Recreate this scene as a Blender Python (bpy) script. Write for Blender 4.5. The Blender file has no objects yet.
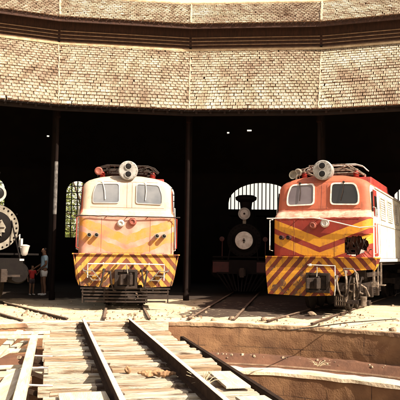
import bpy, bmesh, math, random
from mathutils import Vector, Matrix, noise
random.seed(7)
R = math.radians
sc = bpy.context.scene
col = sc.collection

# ------------------------------------------------------------------ camera
F = 650.0 / 400.0
PITCH, ROLL, CAM_H = 4.87, 0.85, 1.40
cd = bpy.data.cameras.new('camera')
cam = bpy.data.objects.new('camera', cd); col.objects.link(cam)
cd.sensor_width = 36; cd.lens = 36 * F; cd.clip_end = 2000; cd.clip_start = 0.05
cam.matrix_world = Matrix.Translation((0, 0, CAM_H)) @ Matrix.Rotation(R(90 + PITCH), 4, 'X') @ Matrix.Rotation(R(ROLL), 4, 'Z')
sc.camera = cam

def at(u, v, z):
    """point of the horizontal plane z seen at photo position u, v (400 px wide)"""
    d = cam.matrix_world.to_3x3() @ Vector(((u - 200) / 650, (200 - v) / 650, -1))
    t = (z - CAM_H) / d.z
    return Vector((d.x * t, d.y * t, z))

# ------------------------------------------------------------------ light
SUN_AZ, SUN_EL = 126.0, 40.0          # azimuth clockwise from +Y
sdir = Vector((math.sin(R(SUN_AZ)) * math.cos(R(SUN_EL)), math.cos(R(SUN_AZ)) * math.cos(R(SUN_EL)), math.sin(R(SUN_EL))))
w = bpy.data.worlds.new('World'); sc.world = w; w.use_nodes = True
wn = w.node_tree.nodes; wl = w.node_tree.links
bg = wn['Background']
sky = wn.new('ShaderNodeTexSky'); sky.sky_type = 'NISHITA'; sky.sun_disc = False
sky.sun_elevation = R(SUN_EL); sky.sun_rotation = R(SUN_AZ); sky.dust_density = 8.0; sky.air_density = 1.0; sky.ozone_density = 0.3
# bright humid haze veil low over the horizon
tcw = wn.new('ShaderNodeTexCoord'); spw = wn.new('ShaderNodeSeparateXYZ'); wl.new(tcw.outputs['Generated'], spw.inputs[0])
mr = wn.new('ShaderNodeMapRange'); mr.inputs['From Min'].default_value = .42; mr.inputs['From Max'].default_value = .66
mr.inputs['To Min'].default_value = .92; mr.inputs['To Max'].default_value = .06; wl.new(spw.outputs[2], mr.inputs['Value'])
mxw = wn.new('ShaderNodeMixRGB'); wl.new(mr.outputs[0], mxw.inputs[0]); wl.new(sky.outputs[0], mxw.inputs[1]); mxw.inputs[2].default_value = (7.6, 7.1, 6.1, 1)
wl.new(mxw.outputs[0], bg.inputs[0]); bg.inputs[1].default_value = 0.065
sd = bpy.data.lights.new('sun', 'SUN'); sd.energy = 5.0; sd.angle = R(0.55); sd.color = (1, 0.90, 0.74)
so = bpy.data.objects.new('sun', sd); col.objects.link(so)
so.rotation_euler = sdir.to_track_quat('Z', 'Y').to_euler()
so.location = sdir * 60
sc.view_settings.view_transform = 'Standard'; sc.view_settings.look = 'None'
sc.view_settings.exposure = 1.25; sc.view_settings.gamma = 1.0
try: sc.view_settings.use_curve_mapping = False
except Exception: pass
sc.cycles.max_bounces = 6

# ------------------------------------------------------------------ materials
def mat(name, c1, c2=None, scale=4.0, rough=0.8, bump=0.0, bscale=30.0, metal=0.0, detail=6, spec=0.4,
        c3=None, scale3=1.0, th=(0.35, 0.65), th3=(0.55, 0.7), stretch=None):
    m = bpy.data.materials.new(name); m.use_nodes = True
    n = m.node_tree.nodes; l = m.node_tree.links
    p = n['Principled BSDF']
    p.inputs['Roughness'].default_value = rough; p.inputs['Metallic'].default_value = metal
    p.inputs['Specular IOR Level'].default_value = spec
    tc = n.new('ShaderNodeTexCoord'); src = tc.outputs['Object']
    if stretch:
        mp = n.new('ShaderNodeMapping'); mp.inputs['Scale'].default_value = stretch
        l.new(src, mp.inputs[0]); src = mp.outputs[0]
    c2 = c2 or tuple(x * 0.7 for x in c1)
    nz = n.new('ShaderNodeTexNoise'); nz.inputs['Scale'].default_value = scale; nz.inputs['Detail'].default_value = detail
    l.new(src, nz.inputs[0])
    cr = n.new('ShaderNodeValToRGB'); cr.color_ramp.elements[0].position = th[0]; cr.color_ramp.elements[1].position = th[1]
    cr.color_ramp.elements[0].color = (*c1, 1); cr.color_ramp.elements[1].color = (*c2, 1)
    l.new(nz.outputs[0], cr.inputs[0]); out = cr.outputs[0]
    if c3:
        n3 = n.new('ShaderNodeTexNoise'); n3.inputs['Scale'].default_value = scale3; n3.inputs['Detail'].default_value = 8
        l.new(src, n3.inputs[0])
        r3 = n.new('ShaderNodeValToRGB'); r3.color_ramp.elements[0].position = th3[0]; r3.color_ramp.elements[1].position = th3[1]
        l.new(n3.outputs[0], r3.inputs[0])
        mx = n.new('ShaderNodeMixRGB'); l.new(r3.outputs[0], mx.inputs[0]); l.new(out, mx.inputs[1]); mx.inputs[2].default_value = (*c3, 1)
        out = mx.outputs[0]
    l.new(out, p.inputs['Base Color'])
    if bump:
        nb = n.new('ShaderNodeTexNoise'); nb.inputs['Scale'].default_value = bscale; nb.inputs['Detail'].default_value = 8
        l.new(src, nb.inputs[0])
        b = n.new('ShaderNodeBump'); b.inputs['Strength'].default_value = bump; b.inputs['Distance'].default_value = 0.03
        l.new(nb.outputs[0], b.inputs['Height']); l.new(b.outputs[0], p.inputs['Normal'])
    m['base_out'] = 0
    return m

def math_node(m, op, a, b=None):
    n = m.node_tree.nodes.new('ShaderNodeMath'); n.operation = op
    for i, v in enumerate((a, b)):
        if v is None: continue
        if isinstance(v, (int, float)): n.inputs[i].default_value = v
        else: m.node_tree.links.new(v, n.inputs[i])
    return n.outputs[0]

def overlay(m, build, colour, fade=None):
    """mix a paint colour over the material's base colour where build() is 1 (object coordinates)"""
    n = m.node_tree.nodes; l = m.node_tree.links; p = n['Principled BSDF']
    base = p.inputs['Base Color'].links[0].from_socket
    tc = n.new('ShaderNodeTexCoord'); sp = n.new('ShaderNodeSeparateXYZ')
    nz = n.new('ShaderNodeTexNoise'); nz.inputs['Scale'].default_value = 3.5; nz.inputs['Detail'].default_value = 6
    l.new(tc.outputs['Object'], nz.inputs[0])
    l.new(tc.outputs['Object'], sp.inputs[0])
    f = build(m, sp.outputs[0], sp.outputs[1], sp.outputs[2], nz.outputs[0])
    if fade is not None:
        w_ = n.new('ShaderNodeTexNoise'); w_.inputs['Scale'].default_value = fade[0]; w_.inputs['Detail'].default_value = 9; w_.inputs['Roughness'].default_value = 0.7
        l.new(tc.outputs['Object'], w_.inputs[0])
        r = n.new('ShaderNodeValToRGB'); r.color_ramp.elements[0].position = fade[1]; r.color_ramp.elements[1].position = fade[2]
        r.color_ramp.elements[0].color = (1, 1, 1, 1); r.color_ramp.elements[1].color = (0, 0, 0, 1)
        l.new(w_.outputs[0], r.inputs[0]); f = math_node(m, 'MULTIPLY', f, r.outputs[0])
    mx = n.new('ShaderNodeMixRGB'); l.new(f, mx.inputs[0]); l.new(base, mx.inputs[1]); mx.inputs[2].default_value = (*colour, 1)
    l.new(mx.outputs[0], p.inputs['Base Color'])

def band(m, v, a, b):
    return math_node(m, 'MULTIPLY', math_node(m, 'GREATER_THAN', v, a), math_node(m, 'LESS_THAN', v, b))

M = {}
M['dirt'] = mat('pale_dirt', (.58, .47, .33), (.46, .35, .22), 1.3, .95, .6, 14, c3=(.22, .14, .08), scale3=2.4, th3=(.62, .76))
def oily_shade(m, x, y, z, nz):  # oily shed floor, darkened to paint in the shade behind the eave
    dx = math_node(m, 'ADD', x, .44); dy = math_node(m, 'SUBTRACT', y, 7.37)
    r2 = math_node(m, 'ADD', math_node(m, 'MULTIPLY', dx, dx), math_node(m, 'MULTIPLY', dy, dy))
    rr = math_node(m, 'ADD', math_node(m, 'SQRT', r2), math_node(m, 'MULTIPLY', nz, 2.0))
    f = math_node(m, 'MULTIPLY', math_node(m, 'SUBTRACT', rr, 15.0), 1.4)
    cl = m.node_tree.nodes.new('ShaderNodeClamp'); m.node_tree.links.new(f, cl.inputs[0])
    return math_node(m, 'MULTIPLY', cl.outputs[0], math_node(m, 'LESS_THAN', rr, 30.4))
overlay(M['dirt'], oily_shade, (.03, .017, .011))
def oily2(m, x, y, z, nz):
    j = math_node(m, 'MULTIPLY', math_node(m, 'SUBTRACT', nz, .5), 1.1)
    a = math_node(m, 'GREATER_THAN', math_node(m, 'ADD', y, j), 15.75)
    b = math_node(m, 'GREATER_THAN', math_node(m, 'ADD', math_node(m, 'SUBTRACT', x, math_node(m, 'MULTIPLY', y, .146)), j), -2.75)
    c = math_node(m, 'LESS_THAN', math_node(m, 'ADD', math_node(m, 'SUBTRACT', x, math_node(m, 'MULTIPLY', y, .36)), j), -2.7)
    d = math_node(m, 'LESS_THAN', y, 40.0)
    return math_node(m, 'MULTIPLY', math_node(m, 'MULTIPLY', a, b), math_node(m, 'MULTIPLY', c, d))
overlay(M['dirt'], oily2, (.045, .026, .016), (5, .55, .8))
M['pit_floor'] = mat('pit_soil', (.22, .15, .09), (.12, .08, .05), 2, .95, .6, 12)
M['wood'] = mat('weathered_wood', (.63, .55, .43), (.38, .27, .18), 5.0, .85, .7, 24, c3=(.17, .10, .055), scale3=3.4, th3=(.50, .66), stretch=(.6, 7, 7))
M['wood2'] = mat('brown_weathered_wood', (.42, .30, .19), (.25, .155, .085), 3.0, .85, .5, 18, c3=(.12, .07, .04), scale3=2.6, th3=(.52, .68), stretch=(.6, 7, 7))
def rail_shade(m, x, y, z, nz):  # rails' shadow bands painted into the sleeper wood
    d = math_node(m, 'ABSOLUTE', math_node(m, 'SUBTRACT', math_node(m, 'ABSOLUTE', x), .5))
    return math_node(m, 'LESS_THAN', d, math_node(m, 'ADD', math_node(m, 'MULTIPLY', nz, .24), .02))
for k_ in ('wood', 'wood2'): overlay(M[k_], rail_shade, (.06, .032, .02), (6, .45, .75))
M['plankgrey'] = mat('grey_weathered_wood', (.58, .51, .41), (.38, .30, .22), 4.0, .9, .7, 24, c3=(.12, .075, .045), scale3=3.1, th3=(.55, .66), stretch=(.6, 7, 7))
M['plankwood'] = mat('bleached_plank', (.66, .57, .44), (.48, .38, .26), 3.0, .85, .4, 18, stretch=(5, .7, 5))
M['rail'] = mat('rusty_rail', (.055, .027, .016), (.03, .016, .010), 8, .7, .2, 30, .1)
M['railhead'] = mat('worn_rail_head', (.74, .68, .60), (.55, .46, .38), 12, .5, .1, 60, .1)
M['girder'] = mat('rusty_girder', (.035, .02, .013), (.02, .012, .009), 6, .9, .3, 30, spec=.1)
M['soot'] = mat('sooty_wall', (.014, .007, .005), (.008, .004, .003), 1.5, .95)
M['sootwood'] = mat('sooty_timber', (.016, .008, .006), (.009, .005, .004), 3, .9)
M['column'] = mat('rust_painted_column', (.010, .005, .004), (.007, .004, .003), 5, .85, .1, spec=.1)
M['columnpale'] = mat('pale_painted_column', (.55, .50, .46), (.30, .26, .23), 3, .6, .1)
M['clere'] = mat('brown_boards', (.055, .022, .013), (.03, .013, .009), 3, .9, .3, 20, stretch=(6, 6, 1))
M['louver'] = mat('weathered_louvre', (.26, .16, .10), (.15, .09, .055), 5, .85, .3, 20)
M['flash'] = mat('tan_mortar', (.55, .42, .27), (.33, .22, .13), 4, .9, .4, 20)
M['mortar'] = mat('old_mortar', (.46, .37, .26), (.28, .19, .13), 3, .9, .4, 20)
M['iron'] = mat('grimy_iron', (.035, .022, .016), (.016, .010, .008), 7, .7, .3, 25, .1, spec=.25)
M['black'] = mat('black_iron', (.007, .005, .004), (.005, .003, .003), 7, .8, .2, 25, spec=.12)
M['whitepaint'] = mat('white_paint', (.72, .68, .62), (.50, .44, .38), 9, .5, .1)
M['greyband'] = mat('sunlit_grey_band', (.15, .135, .125), (.05, .042, .038), 9, .9)
M['lampgrey'] = mat('lamp_housing_grey', (.34, .32, .30), (.22, .20, .18), 7, .6, .1)
M['dullwhite'] = mat('dull_white_metal', (.26, .20, .155), (.07, .045, .03), 11, .7, .2)
M['agedgrey'] = mat('aged_grey_paint', (.22, .19, .15), (.11, .09, .065), 7, .6, .1)
M['rustyhead'] = mat('dull_rail_head', (.26, .18, .13), (.14, .09, .06), 9, .6, .1, 60, .2)
M['bridgerail'] = mat('dark_bridge_rail', (.028, .015, .010), (.05, .028, .018), 9, .9, .2, 30, spec=.1)
M['greypaint'] = mat('grey_paint', (.55, .53, .50), (.36, .33, .30), 9, .5, .1)
M['lens'] = mat('lamp_glass', (.008, .006, .006), (.005, .004, .004), 5, .3, spec=.25)
M['redpaint'] = mat('dull_red_paint', (.32, .03, .02), (.18, .02, .014), 6, .6, .1)
M['darkglass'] = mat('dark_window_glass', (.012, .010, .010), (.02, .016, .015), 2, .1, spec=.6)
M['reflectglass'] = mat('painted_reflection_glass', (.10, .075, .085), (.16, .13, .14), 1.6, .2, spec=.6)  # pale reflection painted into the pane's colour
M['greyglass'] = mat('grey_reflection_glass', (.12, .125, .14), (.19, .19, .20), 2.2, .22, spec=.6)  # greyish reflection on the cab panes put into their colour
M['rustsheet'] = mat('crumpled_rusty_sheet', (.10, .03, .016), (.035, .014, .009), 7, .8, .4, 20)
M['bark'] = mat('bark', (.12, .08, .05), (.06, .04, .025), 6, .9, .5)
M['leaf'] = mat('leaves', (.09, .12, .022), (.16, .17, .035), 1.2, .6)
M['gravel'] = mat('gravel', (.40, .31, .21), (.16, .10, .065), 9, .9, .4)
M['stone'] = mat('stones', (.14, .09, .06), (.28, .20, .13), 9, .9, .4)
M['skin'] = mat('skin', (.20, .10, .06), (.17, .085, .05), 6, .55)
M['hair'] = mat('dark_hair', (.012, .008, .006), (.02, .012, .01), 20, .5)
M['agedred'] = mat('chalky_red_paint', (.26, .07, .045), (.16, .04, .028), 6, .7, .1)
M['sootred'] = mat('sooty_red_paint', (.05, .007, .006), (.025, .005, .004), 6, .7, .1)
M['blueshirt'] = mat('light_blue_cloth', (.42, .60, .72), (.36, .52, .66), 6, .9)
M['whitecloth'] = mat('white_cloth', (.72, .70, .68), (.6, .58, .55), 6, .9)
M['redcloth'] = mat('red_cloth', (.45, .03, .025), (.32, .02, .02), 6, .9)
M['darkcloth'] = mat('dark_cloth', (.04, .03, .035), (.06, .04, .045), 6, .9)

# pit walls: stained masonry
def masonry(name, c1, c2, mortar, bw=.7, bh=.3):
    m = mat(name, c1, c2, 2.6, .92, .35, 30, c3=(.09, .042, .022), scale3=2.3, th3=(.42, .80))
    n = m.node_tree.nodes; l = m.node_tree.links; p = n['Principled BSDF']
    base = p.inputs['Base Color'].links[0].from_socket
    uv = n.new('ShaderNodeUVMap'); uv.uv_map = 'UVMap'
    br = n.new('ShaderNodeTexBrick'); br.inputs['Scale'].default_value = 1
    br.inputs['Brick Width'].default_value = bw; br.inputs['Row Height'].default_value = bh
    br.inputs['Mortar Size'].default_value = .012; br.inputs['Mortar Smooth'].default_value = .6
    l.new(uv.outputs[0], br.inputs['Vector'])
    nd = n.new('ShaderNodeTexNoise'); nd.inputs['Scale'].default_value = 2.0; l.new(uv.outputs[0], nd.inputs[0])
    rr = n.new('ShaderNodeValToRGB'); rr.color_ramp.elements[0].position = .42; rr.color_ramp.elements[1].position = .62
    l.new(nd.outputs[0], rr.inputs[0])
    mx = n.new('ShaderNodeMixRGB'); l.new(math_node(m, 'MULTIPLY', br.outputs['Fac'], rr.outputs[0]), mx.inputs[0]); l.new(base, mx.inputs[1]); mx.inputs[2].default_value = (*mortar, 1)
    l.new(mx.outputs[0], p.inputs['Base Color'])
    return m
M['pitwall'] = masonry('pit_masonry', (.25, .13, .062), (.16, .075, .035), (.05, .025, .015), .9, .42)
M['curb'] = mat('pale_concrete', (.66, .55, .40), (.46, .34, .22), 2, .9, .4, 20)
M['redsoil'] = mat('reddish_soil', (.14, .062, .034), (.09, .04, .023), 3, .95, .4, 14)

# roof tiles: colour from per-tile attribute, plus patches of lichen
def tile_mat(name, off):
    m = bpy.data.materials.new(name); m.use_nodes = True
    n = m.node_tree.nodes; l = m.node_tree.links; p = n['Principled BSDF']; p.inputs['Roughness'].default_value = .9
    p.inputs['Specular IOR Level'].default_value = .2
    a = n.new('ShaderNodeAttribute'); a.attribute_name = 'tile'
    tc = n.new('ShaderNodeTexCoord')
    nz = n.new('ShaderNodeTexNoise'); nz.inputs['Scale'].default_value = .42; nz.inputs['Detail'].default_value = 5; nz.inputs['Roughness'].default_value = .62
    l.new(tc.outputs['Object'], nz.inputs[0])
    f = math_node(m, 'ADD', math_node(m, 'MULTIPLY', a.outputs['Fac'], .34), math_node(m, 'MULTIPLY', math_node(m, 'SUBTRACT', nz.outputs[0], off), 2.1))
    cr = n.new('ShaderNodeValToRGB'); e = cr.color_ramp.elements
    e[0].position = 0.05; e[0].color = (.22, .15, .105, 1)
    e[1].position = 1.0; e[1].color = (.57, .51, .39, 1)
    x = e.new(.4); x.color = (.34, .265, .195, 1)
    x = e.new(.7); x.color = (.44, .37, .27, 1)
    l.new(f, cr.inputs[0])
    n2 = n.new('ShaderNodeTexNoise'); n2.inputs['Scale'].default_value = 9; n2.inputs['Detail'].default_value = 8
    l.new(tc.outputs['Object'], n2.inputs[0])
    mx = n.new('ShaderNodeMixRGB'); mx.blend_type = 'MULTIPLY'; mx.inputs[0].default_value = .55
    r2 = n.new('ShaderNodeValToRGB'); r2.color_ramp.elements[0].position = .3; r2.color_ramp.elements[1].position = .6
    r2.color_ramp.elements[0].color = (.35, .28, .22, 1)
    l.new(n2.outputs[0], r2.inputs[0]); l.new(cr.outputs[0], mx.inputs[1]); l.new(r2.outputs[0], mx.inputs[2])
    l.new(mx.outputs[0], p.inputs['Base Color'])
    mpn = n.new('ShaderNodeMapping'); mpn.inputs['Scale'].default_value = (3.2, .35, .35); l.new(tc.outputs['Object'], mpn.inputs[0])
    n4 = n.new('ShaderNodeTexNoise'); n4.inputs['Scale'].default_value = 1.0; n4.inputs['Detail'].default_value = 6; l.new(mpn.outputs[0], n4.inputs[0])
    r4 = n.new('ShaderNodeValToRGB'); r4.color_ramp.elements[0].position = .36; r4.color_ramp.elements[1].position = .56; r4.color_ramp.elements[0].color = (.62, .56, .5, 1)
    l.new(n4.outputs[0], r4.inputs[0]); m4 = n.new('ShaderNodeMixRGB'); m4.blend_type = 'MULTIPLY'; m4.inputs[0].default_value = .8
    l.new(mx.outputs[0], m4.inputs[1]); l.new(r4.outputs[0], m4.inputs[2]); l.new(m4.outputs[0], p.inputs['Base Color'])
    b = n.new('ShaderNodeBump'); b.inputs['Strength'].default_value = .4; b.inputs['Distance'].default_value = .02
    l.new(n2.outputs[0], b.inputs['Height']); l.new(b.outputs[0], p.inputs['Normal'])
    return m
M['tileedge'] = mat('tile_edge_shade', (.09, .045, .03), (.24, .14, .09), 14, .95)  # dark lips paint in the shade of the gaps under the tiles
M['tile'] = tile_mat('clay_roof_tiles', .31)

# ------------------------------------------------------------------ mesh helpers
class MB:
    def __init__(s): s.v = []; s.f = []; s.uv = None; s.attr = []; s.mi = []; s.cur = 0
    def add(s, vs, fs, a=0.0):
        o = len(s.v); s.v += [tuple(x) for x in vs]; s.f += [tuple(i + o for i in f) for f in fs]
        s.attr += [a] * len(fs); s.mi += [s.cur] * len(fs)
    def box(s, c, size, rot=None, taper=1.0, jit=0.0):
        hx, hy, hz = size[0] / 2, size[1] / 2, size[2] / 2
        vs = [Vector((x * hx * (taper if z > 0 else 1), y * hy * (taper if z > 0 else 1), z * hz)) for x in (-1, 1) for y in (-1, 1) for z in (-1, 1)]
        if jit: vs = [v + Vector([random.uniform(-jit, jit) for _ in range(3)]) for v in vs]
        if rot is not None: vs = [rot @ v for v in vs]
        c = Vector(c)
        s.add([v + c for v in vs], [(0, 1, 3, 2), (4, 6, 7, 5), (0, 4, 5, 1), (2, 3, 7, 6), (0, 2, 6, 4), (1, 5, 7, 3)])
    def bar(s, a, b, w, h, up=(0, 0, 1), jit=0):
        a = Vector(a); b = Vector(b); d = b - a; L = d.length; d.normalize()
        up = Vector(up); side = d.cross(up)
        if side.length < 1e-4: side = d.cross(Vector((1, 0, 0)))
        side.normalize(); u = side.cross(d)
        m = Matrix((side, d, u)).transposed()
        s.box((a + b) / 2, (w, L, h), m, jit=jit)
    def tube(s, pts, r, n=8, cap=True):
        pts = [Vector(p) for p in pts]
        rr = r if isinstance(r, (list, tuple)) else [r] * len(pts)
        rings = []; pu = None
        for i, p in enumerate(pts):
            d = (pts[min(i + 1, len(pts) - 1)] - pts[max(i - 1, 0)]).normalized()
            if pu is None:
                pu = d.cross(Vector((0, 0, 1)))
                if pu.length < .05: pu = d.cross(Vector((1, 0, 0)))
            u = (pu - d * pu.dot(d)).normalized(); pu = u; v = d.cross(u)
            rings.append([p + (u * math.cos(t) + v * math.sin(t)) * rr[i] for t in [2 * math.pi * k / n for k in range(n)]])
        vs = [q for ring in rings for q in ring]; fs = []
        for i in range(len(pts) - 1):
            for k in range(n):
                k2 = (k + 1) % n
                fs.append((i * n + k, i * n + k2, (i + 1) * n + k2, (i + 1) * n + k))
        if cap:
            fs.append(tuple(range(n - 1, -1, -1))); fs.append(tuple((len(pts) - 1) * n + k for k in range(n)))
        s.add(vs, fs)
    def lathe(s, c, axis, prof, n=24):
        """prof: (distance along axis, radius)"""
        axis = Vector(axis).normalized(); u = axis.cross(Vector((0, 0, 1)))
        if u.length < .05: u = axis.cross(Vector((1, 0, 0)))
        u.normalize(); v = axis.cross(u); c = Vector(c); vs = []; fs = []
        for (d, r) in prof:
            for k in range(n):
                t = 2 * math.pi * k / n
                vs.append(c + axis * d + (u * math.cos(t) + v * math.sin(t)) * max(r, 1e-4))
        for i in range(len(prof) - 1):
            for k in range(n):
                k2 = (k + 1) % n
                fs.append((i * n + k, i * n + k2, (i + 1) * n + k2, (i + 1) * n + k))
        fs.append(tuple(range(n - 1, -1, -1))); fs.append(tuple((len(prof) - 1) * n + k for k in range(n)))
        s.add(vs, fs)
    def prism(s, poly, fn, depth):
        """poly in 2-D, fn(a, b, off) -> 3-D; extruded between off=0 and depth"""
        n = len(poly)
        vs = [fn(a, b, 0) for a, b in poly] + [fn(a, b, depth) for a, b in poly]
        fs = [tuple(range(n)), tuple(range(2 * n - 1, n - 1, -1))]
        for i in range(n):
            j = (i + 1) % n; fs.append((i, i + n, j + n, j))
        s.add(vs, fs)
    def frame(s, outer, inner, fn, depth):
        n = len(outer)
        vs = [fn(a, b, 0) for a, b in outer] + [fn(a, b, 0) for a, b in inner] + [fn(a, b, depth) for a, b in outer] + [fn(a, b, depth) for a, b in inner]
        fs = []
        for i in range(n):
            j = (i + 1) % n
            fs += [(i, j, n + j, n + i), (2 * n + i, 3 * n + i, 3 * n + j, 2 * n + j), (i, 2 * n + i, 2 * n + j, j), (n + i, n + j, 3 * n + j, 3 * n + i)]
        s.add(vs, fs)
    def build(s, name, m, parent=None, smooth=False, bevel=0.0, fix=True, kind=None):
        me = bpy.data.meshes.new(name); me.from_pydata(s.v, [], s.f)
        ms = m if isinstance(m, list) else [m]
        for x in ms: me.materials.append(x)
        if len(ms) > 1: me.polygons.foreach_set('material_index', s.mi)
        if any(s.attr):
            at_ = me.attributes.new('tile', 'FLOAT', 'FACE'); at_.data.foreach_set('value', s.attr)
        if fix:
            bm = bmesh.new(); bm.from_mesh(me); bmesh.ops.recalc_face_normals(bm, faces=bm.faces); bm.to_mesh(me); bm.free()
        o = bpy.data.objects.new(name, me); col.objects.link(o)
        if smooth:
            me.polygons.foreach_set('use_smooth', [True] * len(me.polygons))
            try: me.set_sharp_from_angle(angle=R(38))
            except Exception: pass
        if bevel:
            b = o.modifiers.new('bevel', 'BEVEL'); b.width = bevel; b.segments = 2; b.limit_method = 'ANGLE'; b.angle_limit = R(40)
        if parent is not None: o.parent = parent
        if kind: o['kind'] = kind
        return o

def tag(o, label, cat, group=None):
    o['label'] = label; o['category'] = cat
    if group: o['group'] = group
    return o
def thing(name, label, cat, loc=(0, 0, 0), rz=0.0, group=None):
    o = bpy.data.objects.new(name, None); col.objects.link(o)
    o.location = loc; o.rotation_euler = (0, 0, rz); o.empty_display_size = .3
    return tag(o, label, cat, group)

# ------------------------------------------------------------------ layout
C = Vector((-.44, 7.37, 0))
def pol(bearing, r, z=0.0, c=C):
    return Vector((c.x + r * math.sin(R(bearing)), c.y + r * math.cos(R(bearing)), z))
PR = 7.22

# ------------------------------------------------------------------ ground
def ground():
    rad = [PR, PR + .03]; r = PR + .03
    while r < 26: r += .2; rad.append(r)
    while r < 600: r *= 1.18; rad.append(r)
    na = 360; vs = []; fs = []
    for i, r in enumerate(rad):
        for k in range(na):
            t = 2 * math.pi * k / na
            rj = r
            if i == 0: rj = r + .02 * noise.noise(Vector((math.sin(t) * 18, math.cos(t) * 18, 3)))
            x = C.x + rj * math.sin(t); y = C.y + rj * math.cos(t)
            z = -.065 + .035 * noise.noise(Vector((x * .9, y * .9, 0))) + .02 * noise.noise(Vector((x * 3.3, y * 3.3, 5)))
            if i == 0: z = -.10
            if r > 40: z = -.08
            vs.append((x, y, z))
    for i in range(len(rad) - 1):
        for k in range(na):
            k2 = (k + 1) % na
            fs.append((i * na + k, i * na + k2, (i + 1) * na + k2, (i + 1) * na + k))
    m = MB(); m.add(vs, fs)
    return m.build('ground', M['dirt'], smooth=True, kind='structure')
ground()

def ring(name, m, prof, uvs=True, n=240, jit=0.0):
    """surface of revolution about the pit centre; prof: (radius, z)"""
    vs = []; fs = []
    for (r, z) in prof:
        for k in range(n + 1):
            t = 2 * math.pi * k / n
            j = jit * (.5 * noise.noise(Vector((math.sin(t) * 20, math.cos(t) * 20, z * 6))) + .6 * noise.noise(Vector((math.sin(t) * 75, math.cos(t) * 75, z * 14))))
            vs.append((C.x + (r + j) * math.sin(t), C.y + (r + j) * math.cos(t), z + j))
    me = bpy.data.meshes.new(name)
    for i in range(len(prof) - 1):
        for k in range(n):
            a = i * (n + 1) + k; fs.append((a, a + 1, a + n + 2, a + n + 1))
    me.from_pydata(vs, [], fs); me.materials.append(m)
    uv = me.uv_layers.new(name='UVMap')
    s = [0]
    for i in range(1, len(prof)): s.append(s[-1] + math.hypot(prof[i][0] - prof[i - 1][0], prof[i][1] - prof[i - 1][1]))
    for p in me.polygons:
        for li, vi in zip(p.loop_indices, p.vertices):
            i, k = divmod(vi, n + 1)
            uv.data[li].uv = (k / n * 2 * math.pi * prof[0][0], s[i])
    bm = bmesh.new(); bm.from_mesh(me); bmesh.ops.recalc_face_normals(bm, faces=bm.faces); bm.to_mesh(me); bm.free()
    o = bpy.data.objects.new(name, me); col.objects.link(o); o['kind'] = 'structure'
    return o
M['coping'] = mat('crumbling_coping', (.36, .25, .15), (.24, .14, .08), 2.6, .92, .5, 16, c3=(.15, .08, .045), scale3=1.8, th3=(.46, .6))
ring('pit_coping', M['coping'], [(7.36, -.085), (7.235, -.075), (7.205, -.095), (7.20, -.16)], n=900, jit=.02)
ring('pit_wall', M['pitwall'], [(7.22, -.15), (7.20, -.33), (7.195, -.52), (7.2, -.74)], jit=.015)
ring('pit_ledge', M['redsoil'], [(7.25, -.70), (7.05, -.74), (6.82, -.93)], jit=.05)
ring('pit_curb', M['curb'], [(6.82, -1.02), (6.80, -.965), (6.60, -.985), (6.59, -1.05)], jit=.02)
ring('lower_pit_wall', M['pitwall'], [(6.61, -1.02), (6.60, -1.4), (6.60, -2.05)], jit=.015)
ring('pit_floor', M['pit_floor'], [(6.7, -2.0), (3.5, -2.02), (.02, -2.0)], jit=.08)
# circular guide rail on the ledge
m = MB()
pts = [pol(b, 6.87, -.90) for b in range(0, 361, 3)]
m.tube(pts, .028, 6, cap=False)
tag(m.build('ring_rail', M['louver'], smooth=True), 'thin rusty circular rail running round the turntable pit above the pale curb', 'ring rail')

# ------------------------------------------------------------------ rails and tracks
def rail_mb(pts, h=.13, base=.11, head=.062):
    """rail swept along pts, top of rail at the points' z; material 0 web, 1 head top"""
    m = MB(); pts = [Vector(p) for p in pts]
    prof = [(-base / 2, -h), (-base / 2, -h + .012), (-.012, -h + .03), (-.012, -.034), (-head / 2, -.028), (-head / 2, -.004), (-head / 2 + .008, 0),
            (head / 2 - .008, 0), (head / 2, -.004), (head / 2, -.028), (.012, -.034), (.012, -h + .03), (base / 2, -h + .012), (base / 2, -h)]
    n = len(prof); vs = []
    for i, p in enumerate(pts):
        d = (pts[min(i + 1, len(pts) - 1)] - pts[max(i - 1, 0)]); d.z = 0; d.normalize()
        s = Vector((d.y, -d.x, 0))
        vs += [p + s * a + Vector((0, 0, b)) for a, b in prof]
    for i in range(len(pts) - 1):
        for k in range(n):
            k2 = (k + 1) % n
            m.cur = 1 if k in (5, 6, 7) else 0
            m.add([], [])
            m.f.append((i * n + k, i * n + k2, (i + 1) * n + k2, (i + 1) * n + k)); m.attr.append(0); m.mi.append(m.cur)
    m.v = [tuple(v) for v in vs]
    m.f.append(tuple(range(n))); m.attr.append(0); m.mi.append(0)
    m.f.append(tuple((len(pts) - 1) * n + k for k in range(n))); m.attr.append(0); m.mi.append(0)
    return m

def frame2(o, b):
    f = Vector((math.sin(R(b)), math.cos(R(b)), 0)); s = Vector((f.y, -f.x, 0))
    return f, s

TR = {'L': ((-3.32, 14.2), -31.9), 'A': ((-1.53, 14.2), -7.3), 'S': ((.50, 16.2), 8.2), 'B': ((2.24, 14.9), 24.5)}
lab = {'L': 'rusty track leading to the steam locomotive at the left edge of the shed',
       'A': 'short stretch of track running under the cream and orange locomotive',
       'S': 'track running into the dark shed to the steam locomotive with round white discs',
       'B': 'track under the red locomotive with the smashed front corner'}
TD = {}
for k, ((x, y), b) in TR.items():
    p = Vector((x, y, 0)); f, s = frame2(p, b)
    # start where the track meets the pit rim
    q = p - f * 3
    while (q - C).length < PR + .14: q += f * .02
    t = thing('railway_track', lab[k], 'railway track', q, -R(b), 'tracks fanning out from the turntable')
    L = 27.2 - (q - C).length
    for sx in (-.5, .5):
        pts = [(sx, i * L / 24, -.004 + .006 * noise.noise(Vector((i, sx, x)))) for i in range(25)]
        rail_mb(pts).build('rail', [M['rail'], M['rustyhead']], t)
    TD[k] = (p, b, f, s)

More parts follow.
